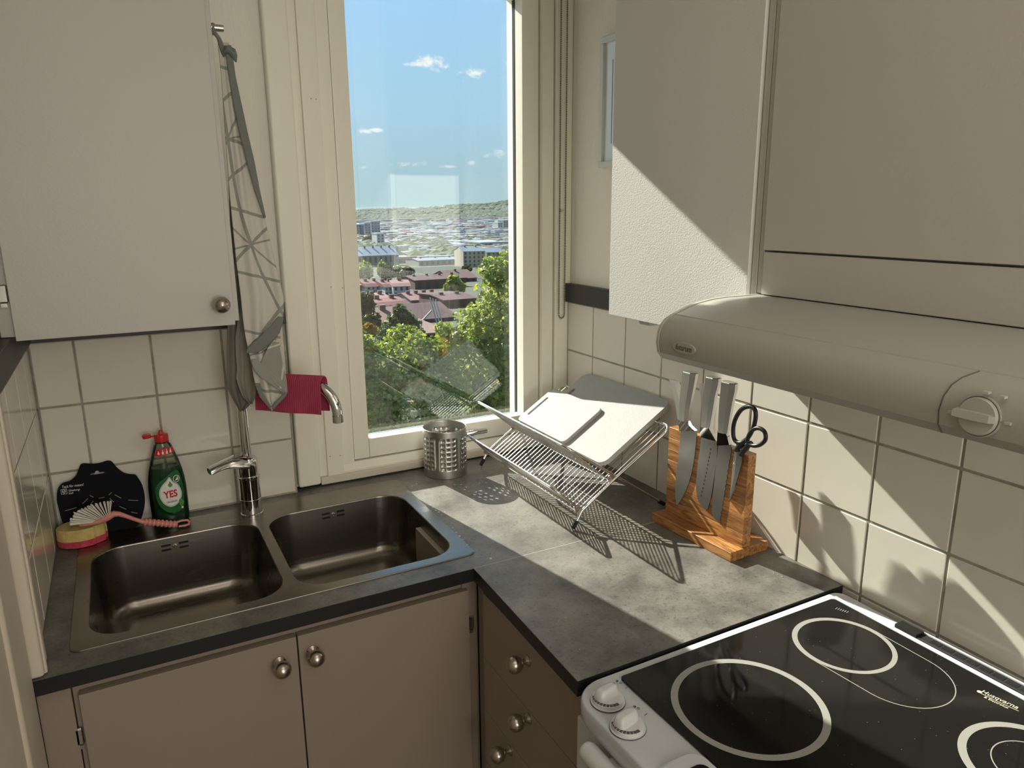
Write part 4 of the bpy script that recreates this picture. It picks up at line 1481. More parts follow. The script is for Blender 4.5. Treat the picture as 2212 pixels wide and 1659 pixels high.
def closed_spline(px, n=5):
    out = []
    N_ = len(px)
    for i in range(N_):
        p0, p1, p2, p3 = px[i - 1], px[i], px[(i + 1) % N_], px[(i + 2) % N_]
        for k in range(n):
            t = k / n
            out.append(tuple(.5 * (2 * p1[j] + (p2[j] - p0[j]) * t + (2 * p0[j] - 5 * p1[j] + 4 * p2[j] - p3[j]) * t * t + (3 * p1[j] - p0[j] - 3 * p2[j] + p3[j]) * t ** 3) for j in (0, 1)))
    return out


big = closed_spline([(1583, 951), (1580, 930), (1584, 908), (1596, 887), (1612, 879), (1624, 884), (1627, 900), (1622, 925), (1610, 948), (1596, 958)])
sml = closed_spline([(1612, 958), (1612, 945), (1621, 930), (1634, 926), (1646, 934), (1648, 950), (1638, 961), (1624, 964)])
part('finger_loop', MB().tube(kpath(big, VF - .008), .0046, 12, True), M['scissor_black'], SC)
part('thumb_loop', MB().tube(kpath(sml, VF - .009), .0044, 12, True), M['scissor_black'], SC)
part('finger_shank', MB().tube(kpath([(1604, 952), (1592, 964), (1584, 974)], VF - .006), [.0046, .0065, .0050], 10), M['scissor_black'], SC)
part('thumb_shank', MB().tube(kpath([(1616, 958), (1603, 970), (1593, 984)], VF - .005), [.0046, .0065, .0050], 10), M['scissor_black'], SC)
part('blade', kshape([(1579, 970), (1590, 970), (1593, 985), (1588, 1020), (1580, 1060), (1569, 1086), (1568, 1083), (1572, 1045), (1575, 1010)], VF - .0026, VF - .0003), M['handle_steel'], SC, smooth=0)
part('blade', kshape([(1586, 975), (1596, 978), (1596, 1000), (1588, 1030), (1574, 1075), (1569, 1087), (1569, 1080), (1580, 1030)], VF - .0050, VF - .0028), M['blade'], SC, smooth=0)
p_ = kpath([(1582, 1003)], VF - .005)[0]
part('pivot_screw', MB().lathe([(.0038, 0), (.0038, .0012), (.0025, .0020), (.0003, .0022)], p_, 16, -kv), M['chrome'], SC)

# ================================================================== SINK CORNER
# washing-up liquid
BX, BY = .2350, -.0400
ZD = ZC + .0029            # top of the sink deck
SB = thing('soap_bottle', 'clear bottle of green washing-up liquid with an open red flip cap, beside the tap', 'bottle', (BX, BY, ZD + Z0))
BP = [(.000, .0360, .0210), (.003, .0395, .0235), (.015, .0408, .0245), (.050, .0415, .0250), (.085, .0412, .0248), (.110, .0392, .0238), (.130, .0360, .0225), (.150, .0312, .0205), (.170, .0252, .0180), (.185, .0205, .0165), (.193, .0175, .0160), (.196, .0140, .0140), (.203, .0138, .0138)]


def bottle_r(h):
    for (h0, a0, b0), (h1, a1, b1_) in zip(BP, BP[1:]):
        if h <= h1:
            t = (h - h0) / (h1 - h0)
            return a0 + (a1 - a0) * t, b0 + (b1_ - b0) * t
    return BP[-1][1:]


def ell(h, s_=1.0, n=40):
    a, b_ = bottle_r(h)
    return [(BX + a * s_ * math.cos(2 * PI * i / n), BY + b_ * s_ * math.sin(2 * PI * i / n), ZD + h + Z0) for i in range(n)]


hs = [0, .0015, .003, .015, .035, .05, .07, .085, .10, .11, .12, .13, .14, .15, .16, .17, .178, .185, .193, .196, .203]
part('shell', MB().loft([ell(h) for h in hs]), M['clear_plastic'], SB, smooth=50)
part('liquid', MB().loft([ell(max(h, .002), .955) for h in [h for h in hs if h <= .13]] + [ell(.138, .955)]), M['green_liquid'], SB, smooth=50)


def bsurf(a, h, e=.0004):
    """point on the front of the bottle: a sideways, h up"""
    ra, rb = bottle_r(h)
    k = max(0.0, 1 - (a / ra) ** 2)
    return Vector((BX + a, BY - rb * math.sqrt(k) - e, ZD + h + Z0))


def on_bottle(name, poly, m, e, parent):
    """flat print wrapped onto the front of the bottle"""
    bm = bmesh.new()
    vs = [bm.verts.new((a, h, 0)) for a, h in poly]
    f = bm.faces.new(vs)
    bmesh.ops.triangulate(bm, faces=[f])
    for _ in range(2):
        bmesh.ops.subdivide_edges(bm, edges=[e_ for e_ in bm.edges if e_.calc_length() > .006], cuts=1)
        bmesh.ops.triangulate(bm, faces=[f_ for f_ in bm.faces if len(f_.verts) > 3])
    bm.verts.index_update()
    b = MB().add([bsurf(v.co.x, v.co.y, e) for v in bm.verts], [[v.index for v in f_.verts] for f_ in bm.faces])
    bm.free()
    return part(name, b, m, parent, smooth=60)


def tpx(u, v):
    """photograph pixel -> (sideways, height) on the bottle"""
    p = on(1, BY - .022, u, v)
    return (p.x - BX, p.z - Z0 - ZD)


def drop(cx, cy, r, tip, n=28):
    pts = [(cx, cy + tip)]
    for i in range(n + 1):
        a = math.radians(48 - (180 + 96) * i / n)
        pts.append((cx + r * math.cos(a), cy + r * math.sin(a)))
    return pts


S7 = 1106 / 140


def z6(x, y):      # helper: pixel inside the close-up of the bottle
    return tpx(290 + x / 7.9, 920 + y / 7.9)


lab = on_bottle('front_label', closed_spline([z6(590, 830), z6(660, 775), z6(740, 765), z6(790, 860), z6(835, 1030), z6(855, 1200), z6(850, 1350), z6(790, 1440), z6(640, 1475), z6(520, 1440), z6(420, 1340), z6(370, 1200), z6(365, 1070), z6(420, 970), z6(510, 900)], 3), M['label_green'], .0005, SB)
wd = closed_spline([z6(597, 872), z6(660, 950), z6(745, 990), z6(800, 1090), z6(815, 1180), z6(770, 1290), z6(690, 1355), z6(600, 1370), z6(500, 1320), z6(435, 1220), z6(425, 1120), z6(470, 1020), z6(545, 935)], 3)
on_bottle('white_drop', wd, M['label_white'], .0008, lab)
cxd = sum(a for a, h in wd) / len(wd); chd = sum(h for a, h in wd) / len(wd)
on_bottle('drop_outline', [(cxd + (a - cxd) * .955, chd + (h - chd) * .955) for a, h in wd], M['label_green'], .0009, lab)
on_bottle('white_drop', [(cxd + (a - cxd) * .93, chd + (h - chd) * .93) for a, h in wd], M['label_white'], .0010, lab)
q = z6(612, 1000)
on_bottle('small_drop', drop(q[0], q[1] - .0005, .0048, .0100), M['label_light_green'], .0013, lab)
q = z6(717, 900)
cir = [(math.cos(2 * PI * i / 24), math.sin(2 * PI * i / 24)) for i in range(24)]
on_bottle('eco_badge', [(q[0] + .0072 * a, q[1] + .0088 * b_) for a, b_ in cir], M['label_white'], .0014, lab)
on_bottle('eco_badge', [(q[0] + .0060 * a, q[1] + .0074 * b_) for a, b_ in cir], M['label_green'], .0016, lab)
on_bottle('eco_badge', [(q[0] - .0035, q[1] - .004), (q[0] + .004, q[1] - .003), (q[0] + .0035, q[1] + .0055)], M['label_white'], .0018, lab)
on_bottle('leaf_print', closed_spline([z6(760, 1270), z6(800, 1240), z6(850, 1290), z6(840, 1350), z6(790, 1360)], 3), M['label_light_green'], .0013, lab)
q = z6(826, 1388)
on_bottle('pack_mark', [(q[0] - .002, q[1] - .0026), (q[0] + .002, q[1] - .0026), (q[0] + .002, q[1] + .0026), (q[0] - .002, q[1] + .0026)], M['label_white'], .0013, lab)


def bottle_text(name, s, size, cx, ch_, m, e, parent, rot=0.0, sx=1.0, bold=.0):
    cu = bpy.data.curves.new(name, 'FONT')
    cu.body = s; cu.size = size; cu.align_x = 'CENTER'; cu.align_y = 'CENTER'; cu.resolution_u = 3
    cu.offset = bold
    t = bpy.data.objects.new('tmp_text', cu)
    COL.objects.link(t)
    dg = bpy.context.evaluated_depsgraph_get()
    me = bpy.data.meshes.new_from_object(t.evaluated_get(dg))
    bpy.data.objects.remove(t)
    ca, sa = math.cos(rot), math.sin(rot)
    for v in me.vertices:
        x, y = v.co.x * sx, v.co.y
        v.co = bsurf(cx + x * ca - y * sa, ch_ + x * sa + y * ca, e)
    me.materials.clear()
    return finish(name, me, m, parent, None, 0)


q0, q1 = z6(475, 1190), z6(770, 1130)
rt = math.atan2(q1[1] - q0[1], q1[0] - q0[0])
q = z6(622, 1160)
bottle_text('brand_lettering', 'YES', .0235, q[0], q[1], M['label_red'], .0015, lab, rt, .78, .0007)
q = z6(645, 1283)
bottle_text('lettering', 'ORIGINAL', .0062, q[0], q[1], M['grey_print'], .0015, lab, rt, .85, .0001)
rl = on_bottle('neck_label', [z6(385, 425), z6(450, 412), z6(540, 393), z6(640, 374), z6(665, 400), z6(690, 450), z6(680, 468), z6(600, 492), z6(500, 520), z6(420, 535), z6(360, 538), z6(350, 520), z6(365, 470)], M['label_red'], .0006, SB)
for x, y, h_ in ((415, 478, 40), (488, 462, 46), (560, 448, 56), (620, 434, 50)):
    a = z6(x, y)
    hh = h_ / 7.9 / 1010
    on_bottle('bottle_icon', [(a[0] - .0019, a[1] - hh * .8), (a[0] + .0019, a[1] - hh * .8), (a[0] + .0019, a[1]), (a[0] + .0007, a[1] + hh * .35), (a[0] + .0007, a[1] + hh * .9), (a[0] - .0007, a[1] + hh * .9), (a[0] - .0007, a[1] + hh * .35), (a[0] - .0019, a[1])], M['label_white'], .0010, rl)
zt = ZD + .200 + Z0
part('neck_ring', MB().lathe([(.0150, -.003), (.0150, -.0015)], (BX, BY, zt), 32), M['black'], SB)
cp = part('cap', MB().lathe([(.0146, 0), (.0152, .001), (.0152, .0145), (.0140, .0165), (.0060, .0175), (.0052, .0195), (.0042, .0255), (.0030, .0262), (.0003, .0262)], (BX, BY, zt), 32), M['red_plastic'], SB)
lid0 = Vector((BX - .0135, BY, zt + .0150))
la = Vector((-.97, -.10, -.02)).normalized(); lb = Vector((0, 1, 0)); lc_ = la.cross(lb).normalized()
lps = []
for d, s_ in ((-.002, .92), (.0005, 1), (.0035, 1), (.0055, .85)):
    lps.append([lid0 + la * (.0165 + .0095 * s_ * math.copysign(abs(math.cos(a)) ** .6, math.cos(a))) + lb * (.0105 * s_ * math.copysign(abs(math.sin(a)) ** .6, math.sin(a))) - lc_ * d for a in [2 * PI * i / 24 for i in range(24)]])
part('flip_lid', MB().loft(lps), M['red_plastic'], cp)
part('lid_strap', MB().box(lid0.x - .010, lid0.x + .006, BY - .004, BY + .004, zt - Z0 + .0125, zt - Z0 + .0148, .0006, 1), M['red_plastic'], cp)

# dark plate scraper leaning on the tiles
def spx(u, v):
    y = -.0040 - .030 * max(0, min(1, (v - 995) / 165.0))
    p = on(1, y, u, v)
    return p


out = closed_spline([(127, 1052), (136, 1043), (152, 1038), (164, 1027), (170, 1013), (174, 1003.5), (182, 1000.5), (200, 1001.5), (217, 999.5), (231, 995), (240, 996), (246, 1002), (255, 1012), (268, 1021), (281, 1024), (292, 1025), (299, 1033), (307, 1047), (312, 1066), (313, 1086), (310, 1104), (304, 1122), (292, 1139), (270, 1152), (240, 1160), (205, 1161), (170, 1155), (148, 1143), (135, 1127), (127, 1098), (123, 1079), (124, 1061)], 3)
hole = [(194.5, 1024.5), (199, 1022), (205, 1021.3), (206.5, 1017.5), (210, 1016), (213.5, 1017.3), (215, 1020), (222, 1018.6), (226, 1019), (225.5, 1022), (210, 1024.5), (197, 1026.5)]


def spm(a, b_, d):
    p = spx(a, b_)
    return p + Vector((0, -d, d * .16))


scp = plate('plate_scraper', out, [hole], 0.0, .0035, spm, M['scraper'])
tag(scp, 'black round shouldered plastic plate with white print leaning in the tiled corner', 'scraper')
for a, b_ in (((141, 1102.5), (166, 1095.5)), ((178, 1087.5), (190, 1076)), ((194, 1069), (202, 1073.5)), ((214, 1075.5), (226, 1073)), ((235, 1068.5), (241, 1063)), ((248, 1068), (262, 1075.5)), ((277, 1079.5), (298, 1080.5)), ((196, 1089), (201.5, 1081)), ((237, 1076), (246, 1084)), ((258, 1093), (273, 1099.5)), ((283, 1105), (297, 1108))):
    p0, p1 = spm(*a, .0037), spm(*b_, .0037)
    md_ = (p0 + p1) / 2 + Vector((0, 0, -.0004))
    part('slit', MB().tube([p0, md_, p1], .0009, 6), mat('slit', (.30, .27, .22), .7) if 'slit' not in M else M['slit'], scp)
r0, r1 = spm(133, 1052, .0037), spm(182, 1046, .0037)
rd = (r1 - r0).normalized()
text_part('lettering', 'Tack för maten!', .0082, (r0 + r1) / 2 + Vector((0, 0, .0000)), rd, (0, .16, 1), M['white_print'], scp, .00008, sx=.80)
r0, r1 = spm(147, 1059.5, .0037), spm(174, 1056.5, .0037)
text_part('lettering', 'Göteborgs', .0064, (r0 + r1) / 2, rd, (0, .16, 1), M['white_print'], scp, .00008, sx=.80)
r0, r1 = spm(147, 1065.5, .0037), spm(160, 1063.5, .0037)
text_part('lettering', 'Stad', .0064, (r0 + r1) / 2, rd, (0, .16, 1), M['white_print'], scp, .00008, sx=.80)
e0 = spm(138.5, 1061.5, .0038)
eb = MB()
upd = Vector((0, .16, 1)).normalized()
for a in [(-.0055, -.0055, .0055, -.0055), (.0055, -.0055, .0055, .0055), (.0055, .0055, -.0055, .0055), (-.0055, .0055, -.0055, -.0055), (-.003, .003, 0, .0045), (0, .0045, .003, .003), (-.003, .003, -.003, -.001), (.003, .003, .003, -.001), (-.003, -.001, 0, -.0042), (0, -.0042, .003, -.001), (-.0028, 0, .0028, .002), (-.002, -.002, .002, 0)]:
    eb.tube([e0 + rd * a[0] + upd * a[1], e0 + rd * a[2] + upd * a[3]], .00045, 4)
part('emblem', eb, M['white_print'], scp)

# sponge with a pink scouring side
sp_c = (.0525, -.0690)


def sponge_ring(z, k=1.0):
    pts = []
    for i in range(72):
        a = 2 * PI * i / 72
        ca, sa = math.cos(a), math.sin(a)
        r = 1.0
        x, y = .0505 * ca, .0375 * sa
        d = math.degrees(a)
        if d > 300 or d < 25:                       # scalloped right end
            r = 1.0 - .10 * abs(math.sin(math.radians((d + 60) * 3.2)))
        if 60 < d < 130:
            r *= 1 - .10 * math.sin(math.radians((d - 60) * 180 / 70))
        pts.append((sp_c[0] + x * r * k, sp_c[1] + y * r * k, z + Z0))
    return pts


spg = thing('sponge', 'yellow and pink sponge in the corner beside the sink, under the dish brush', 'sponge', (sp_c[0], sp_c[1], ZD + Z0))
part('scouring_side', MB().loft([sponge_ring(z, k) for z, k in ((ZD + .0004, .96), (ZD + .002, .985), (ZD + .010, 1.0), (ZD + .0165, 1.0))]), M['sponge_pink'], spg, smooth=60)
part('soft_side', MB().loft([sponge_ring(z, k) for z, k in ((ZD + .0165, .995), (ZD + .030, .99), (ZD + .039, .975), (ZD + .0415, .95), (ZD + .0420, .90))]), M['sponge_yellow'], spg, smooth=60)
gz = ZD + .0422 + Z0
part('swirl_cut', MB().tube([(sp_c[0] - .018, sp_c[1] - .004, gz), (sp_c[0] - .019, sp_c[1] - .010, gz), (sp_c[0] - .010, sp_c[1] - .014, gz), (sp_c[0] + .006, sp_c[1] - .014, gz), (sp_c[0] + .016, sp_c[1] - .011, gz)], [.0006, .0014, .0018, .0012, .0005], 6), mat('sponge_cut', (.34, .20, .05), .95), spg)

# dish brush lying across the sponge
YB = -.100
br = thing('dish_brush', 'pink dish brush with white bristles lying on the sponge', 'brush', tuple(on(1, YB, 240, 1112)))


def bpx(u, v, dy=0):
    return on(1, YB + dy, u, v) + Vector((0, 0, .0000))


hp = [bpx(170, 1134.5), bpx(185, 1133), bpx(205, 1128.5), bpx(225, 1122), bpx(238, 1114.5), bpx(246, 1110), bpx(258, 1110.5), bpx(272, 1115), bpx(290, 1121.5), bpx(305, 1126), bpx(314, 1128)]
part('handle', MB().tube(hp, [.0018, .0040, .0055, .0070, .0078, .0072, .0056, .0048, .0044, .0048, .0060], 14), M['pink_plastic'], br)
g0, g1 = bpx(312, 1127.5), bpx(383, 1133)
gp, gr = [], []
for i in range(49):
    t = i / 48
    gp.append(g0 + (g1 - g0) * t)
    gr.append(.0072 + .0012 * (1 if (i % 6) < 4 else -.7))
gripb = part('grip', MB().tube(gp, gr, 16), M['pink_plastic'], br, smooth=50)
lo_ = [bpx(380, 1129), bpx(392, 1124.5), bpx(405, 1123.5), bpx(409, 1127), bpx(408, 1132), bpx(400, 1135), bpx(386, 1137)]
part('hanging_loop', MB().tube(lo_, [.0026, .0026, .0028, .0030, .0030, .0028, .0026], 10), M['pink_plastic'], br)
tips = [(151, 1132), (152, 1127), (153, 1121), (157, 1115), (161, 1108.5), (167, 1104), (174, 1100), (182, 1096.5), (190, 1094), (198, 1091.5), (207, 1089), (216, 1087), (225, 1085), (233, 1083.5), (239, 1083)]
roots = [(200, 1127.5), (201, 1126), (204, 1125), (207, 1123.5), (209, 1122), (212, 1121), (215, 1120), (218, 1118.5), (221, 1117), (223, 1116), (226, 1114.5), (229, 1113), (232, 1112), (235, 1111), (237, 1110)]
bb = MB()
for row, dy in enumerate((-.0125, -.005, .003, .0105)):
    for k, (tp_, rt_) in enumerate(zip(tips, roots)):
        r0 = bpx(*rt_, dy * .38) + Vector((0, 0, -.001)); t1_ = bpx(*tp_, dy * 1.25)
        t1_ = r0 + (t1_ - r0) * random.uniform(.93, 1.03)
        for s_ in range(3):
            j = Vector((random.uniform(-.0012, .0012), random.uniform(-.0025, .0025), random.uniform(-.0015, .0015)))
            bb.tube([r0, r0 + (t1_ - r0) * .5 + j * .4, t1_ + j * 1.3], [.0009, .0013, .0011], 5)
part('bristles', bb, M['bristle'], br)

# a few crumbs and drops that the light picks out
dm = mat('water_drops', (.55, .60, .62), .04, spec=.8)
dbm = MB()
for u, v, s_ in ((935, 1096, 4), (941, 1102, 5), (948, 1106, 6), (954, 1112, 4), (930, 1090, 3), (961, 1106, 3), (985, 1150, 5), (992, 1158, 6), (1000, 1165, 4), (1060, 1206, 6), (978, 1140, 4), (760, 1058, 4), (1010, 1176, 3), (905, 1068, 3), (890, 1050, 4), (900, 1045, 5)):
    p = on(2, ZC, u, v)
    r = s_ * .00052
    dbm.lathe([(r, 0.0), (r * .95, r * .12), (r * .6, r * .28), (1e-4, r * .34)], (p.x, p.y, ZC + Z0), 10)
dr_o = part('water_drops', dbm, dm, None, (.93, -.3, ZC + Z0))
tag(dr_o, 'small water drops scattered on the worktop beside the sink', 'water', kind='stuff')
cbm = MB()
for u, v in ((1252, 1403), (1160, 1222), (1385, 1042), (1392, 1049), (1330, 1068), (1340, 1060), (1335, 1053), (1680, 1242), (1672, 1239), (1690, 1246), (1787, 1251), (1130, 1105), (1440, 1330), (1600, 1300), (1222, 1335)):
    p = on(2, ZC, u, v)
    r = random.uniform(.0006, .0014)
    cbm.lathe([(r * .6, 0), (r, r * .5), (r * .4, r)], (p.x, p.y, ZC + Z0 + .0001), 5)
tag(part('crumbs', cbm, mat('crumb', (.55, .45, .30), .8), None, (1.2, -.6, ZC + Z0)), 'pale crumbs strewn over the dark worktop', 'crumbs', kind='stuff')

# ================================================================== THE CITY BELOW THE WINDOW
def px_at(u, v, Y):
    return on(1, Y, u, v)


def gz_(x, y):
    """ground height: steep slope under the house, flat town, wooded ridge at the skyline"""
    tab = [(-5, -8), (8, -8.5), (25, -8.8), (60, -10), (80, -12.5), (120, -15.5), (165, -18.5), (250, -24), (420, -32), (620, -33), (950, -37), (1500, -43), (2000, -50), (2600, -49), (3200, -42), (3800, -19), (4300, -22), (6500, -45)]
    for (a, b_), (c, d) in zip(tab, tab[1:]):
        if y <= c:
            z = b_ + (d - b_) * (y - a) / (c - a)
            break
    else:
        z = tab[-1][1]
    if y > 2300:
        k = min(1, (y - 2300) / 1500)
        t = (x / max(y, 1))
        z += k * (3.5 * math.sin(t * 23 + .6) + 2.5 * math.sin(t * 61)) + k * max(0, (t - .33)) * 230
    return z


xs = np.concatenate([np.linspace(-900, -60, 12), np.linspace(-40, 400, 30), np.linspace(440, 5200, 70)])
ys = np.concatenate([np.linspace(.6, 60, 12), np.linspace(80, 500, 14), np.linspace(600, 6500, 46)])
V, F = [], []
for j, y in enumerate(ys):
    for i, x in enumerate(xs):
        V.append((x, y, gz_(x, y)))
nx = len(xs)
for j in range(len(ys) - 1):
    for i in range(nx - 1):
        a = j * nx + i
        F.append((a, a + 1, a + nx + 1, a + nx))
b = MB(); b.v = V; b.f = F
gm = mat('hillside', (.035, .05, .02), .95, color2=(.06, .062, .045), vscale=.02, detail=8)
terrain = struct('terrain', b, gm, 0, 'wooded hill country that the town lies in')

leafA = leaf_mat('leaf_maple', (0.135, 0.199, 0.019), (0.431, 0.461, 0.081))
leafB = leaf_mat('leaf_bush', (0.112, 0.184, 0.019), (0.383, 0.423, 0.068))
leafD = leaf_mat('leaf_dark', (0.025, 0.044, 0.010), (0.068, 0.093, 0.021))
leafF = leaf_mat('leaf_conifer', (0.051, 0.085, 0.025), (0.119, 0.162, 0.051))
leafY = leaf_mat('leaf_autumn', (0.204, 0.102, 0.013), (0.289, 0.187, 0.025))
M['bark'] = mat('bark', (.10, .075, .05), .9)


def tree(label, blobs, n, size, leaf, trunk, up=.35, name='tree', group=None, cat='tree', seed=1):
    """blobs: (centre, radius xyz); leaves are folded blades scattered through each blob, thicker towards its skin"""
    r = np.random.default_rng(seed)
    t = thing(name, label, cat, trunk[0], group)
    vol = np.array([bl[1][0] * bl[1][1] * bl[1][2] for bl in blobs]) ** .67
    cnt = (n * vol / vol.sum()).astype(int)
    PV, PF = [], []
    for (c, rad), k in zip(blobs, cnt):
        d = r.normal(size=(k, 3)); d /= np.linalg.norm(d, axis=1)[:, None]
        rr = 1 - .45 * r.random(k) ** 1.6
        bump = 1 + .16 * np.sin(d[:, 0] * 7 + c[0]) * np.sin(d[:, 2] * 6 + c[2]) + .12 * np.sin(d[:, 1] * 11 + d[:, 2] * 9)
        p = np.array(c) + d * np.array(rad) * (rr * bump)[:, None]
        nrm = d * .55 + r.normal(size=(k, 3)) * .6 + np.array([0, 0, up])
        nrm /= np.linalg.norm(nrm, axis=1)[:, None]
        a = np.cross(nrm, r.normal(size=(k, 3))); a /= np.linalg.norm(a, axis=1)[:, None]
        b_ = np.cross(nrm, a)
        s = size * (.65 + .7 * r.random(k))[:, None]
        fold = nrm * s * .22
        q = np.stack([p - b_ * s * .55, p + a * s * .42 + fold, p + b_ * s * .6, p - a * s * .42 + fold], 1)
        PV.append(q.reshape(-1, 3))
    PV = np.concatenate(PV)
    m_ = len(PV) // 4
    idx = np.arange(m_)[:, None] * 4
    F1 = idx + np.array([0, 1, 2]); F2 = idx + np.array([0, 2, 3])
    FF = np.concatenate([F1, F2])
    me = bpy.data.meshes.new('foliage')
    me.vertices.add(len(PV)); me.vertices.foreach_set('co', PV.ravel())
    me.loops.add(FF.size); me.loops.foreach_set('vertex_index', FF.ravel())
    me.polygons.add(len(FF)); me.polygons.foreach_set('loop_start', np.arange(len(FF)) * 3)
    me.update(calc_edges=True)
    o = finish('foliage', me, leaf, t, None, 0)
    o['kind'] = 'stuff'
    base, top, rad = trunk
    base, top = Vector(base), Vector(top)
    b2 = MB().tube([base, base * .5 + top * .5 + Vector((rad * .4, 0, 0)), top], [rad, rad * .8, rad * .45], 9)
    for c, rd_ in blobs[:10]:
        c = Vector(c)
        st = base + (top - base) * random.uniform(.55, .95)
        b2.tube([st, st * .5 + c * .5 + Vector((0, 0, .05 * (c - st).length)), c], [rad * .35, rad * .22, rad * .08], 6)
    part('trunk', b2, M['bark'], t)
    return t


def blob(u, v, Y, ru, rv, dy=None):
    c = px_at(u, v, Y)
    s = (Vector(c) - CAM).length / FPX
    return (tuple(c), (ru * s, (dy or ru) * s, rv * s))


def ground_at(u, v, Y):
    p = px_at(u, v, Y)
    return (p.x, Y, gz_(p.x, Y))


# the leafy tree right outside, filling the right half of the pane
Yt = 13.0
bl = [blob(1100, 640, Yt, 62, 58), blob(1150, 600, Yt + .6, 60, 60), blob(1052, 705, Yt - .3, 62, 54), blob(1120, 760, Yt - .5, 95, 80), blob(1020, 775, Yt - .6, 62, 60), blob(1085, 850, Yt - .4, 100, 75),
      blob(1190, 700, Yt + .4, 80, 110), blob(985, 742, Yt - .9, 42, 34), blob(1070, 585, Yt, 34, 32), blob(1180, 860, Yt, 90, 90), blob(1010, 865, Yt - .4, 60, 60), blob(1098, 563, Yt + .2, 22, 24), blob(1112, 905, Yt - .2, 120, 60), blob(960, 715, Yt - .7, 22, 20)]
g = ground_at(1120, 900, Yt)
tree('large sunlit leafy tree outside, rising along the right side of the window', bl, 21000, .105, leafA, (g, tuple(px_at(1110, 740, Yt)), .22), seed=3)
Ys = 11.5
bl = [blob(835, 800, Ys, 70, 58), blob(905, 765, Ys + .3, 66, 40), blob(800, 870, Ys - .3, 70, 62), blob(880, 860, Ys - .4, 90, 62), blob(950, 840, Ys, 60, 70), blob(770, 760, Ys + .2, 46, 46), blob(930, 930, Ys - .5, 110, 50), blob(800, 950, Ys - .5, 100, 50), blob(940, 770, Ys + .5, 44, 34), blob(875, 725, Ys + .9, 36, 22)]
g = ground_at(870, 960, Ys)
tree('broad bushy tree outside, filling the lower left of the window', bl, 17000, .088, leafB, (g, tuple(px_at(870, 850, Ys)), .16), seed=5)
Yc = 22.0
bl = [blob(868, 712, Yc, 42, 26), blob(866, 690, Yc, 27, 20), blob(864, 672, Yc, 13, 16), blob(845, 722, Yc - .3, 30, 18), blob(890, 728, Yc, 28, 18)]
g = ground_at(868, 760, Yc)
tree('pale green pointed tree outside, standing before the brown roof', bl, 4200, .12, leafF, (g, tuple(px_at(868, 690, Yc)), .13), seed=6)
bl = [blob(790, 660, Yc + 6, 18, 26), blob(800, 700, Yc + 5, 22, 22), blob(775, 690, Yc + 6, 20, 40)]
g = ground_at(790, 740, Yc + 6)
tree('small dark green tree at the left edge of the pane below the white houses', bl, 2600, .15, leafD, (g, tuple(px_at(790, 670, Yc + 6)), .13), seed=7)
bl = [blob(798, 712, 15.0, 18, 12), blob(955, 745, 16.0, 16, 14), blob(935, 760, 15.5, 12, 12)]
g = ground_at(800, 740, 15.)
tree('small bush with orange autumn leaves among the green trees outside', bl, 500, .09, leafY, (g, tuple(px_at(800, 715, 15.)), .05), seed=8, name='bush', cat='bush')
bl = [blob(980, 608, 130, 13, 12), blob(972, 622, 130, 12, 12), blob(992, 620, 130, 12, 10)]
tree('rounded green tree in front of the long dark red roof', bl, 700, .75, leafB, (ground_at(982, 650, 130), tuple(px_at(982, 620, 130)), .3), seed=9)
for i, (u, v, Y, ru, rv, lf, lab) in enumerate((
        (787, 583, 260, 17, 18, leafB, 'tree with yellow green crown at the far left behind the white houses'),
        (836, 588, 250, 13, 15, leafD, 'dark round tree behind the white houses, the darkest of its row'),
        (826, 580, 265, 10, 14, leafB, 'pale green tree just behind the dark round tree'),
        (858, 585, 255, 12, 12, leafB, 'green tree right of the dark round tree behind the white houses'),
        (880, 586, 250, 14, 9, leafD, 'low dark tree left of the long dark red roof'),
        (1008, 580, 240, 10, 5, leafD, 'dark bush behind the brown roof near the big leafy tree'),
        (800, 518, 700, 16, 9, leafD, 'grey green trees below the far left tower blocks'),
        (905, 525, 680, 24, 6, leafD, 'long clump of trees in the middle of the town'),
        (1046, 514, 800, 8, 5, leafD, 'dark clump of trees in front of the pale office blocks'),)):
    bl = [blob(u, v, Y, ru, rv), blob(u - ru * .5, v + rv * .5, Y, ru * .6, rv * .6), blob(u + ru * .5, v + rv * .4, Y - 2, ru * .6, rv * .6)]
    tree(lab, bl, 900, Y * .0030, lf, (ground_at(u, v, Y), tuple(px_at(u, v, Y)), .35), seed=20 + i)

# ------------------------------------------------------------------ houses
HM = dict(white=mat('render_white', (0.352, 0.362, 0.367), .85), cream=mat('render_cream', (0.303, 0.269, 0.205), .85), beige=mat('render_beige', (0.225, 0.205, 0.176), .85), grey=mat('render_grey', (0.147, 0.176, 0.205), .85), pale=mat('render_pale', (0.284, 0.309, 0.323), .85),
          brown=mat('brick_brown', (0.098, 0.049, 0.039), .9), blue=mat('render_blue', (0.162, 0.211, 0.254), .85),
          red=mat('roof_red', (0.176, 0.041, 0.041), .7, var=.12, vscale=.6), pink=mat('roof_pink', (0.230, 0.098, 0.083), .7, var=.1, vscale=.5), maroon=mat('roof_maroon', (0.073, 0.022, 0.022), .75), tan=mat('roof_tan', (0.167, 0.083, 0.061), .75, var=.08, vscale=.5), tin=mat('roof_tin', (0.323, 0.343, 0.352), .5), slate=mat('roof_slate', (0.162, 0.205, 0.245), .6), pane=mat('far_window', (0.024, 0.029, 0.034), .2), flatroof=mat('roof_felt', (0.205, 0.235, 0.254), .8))


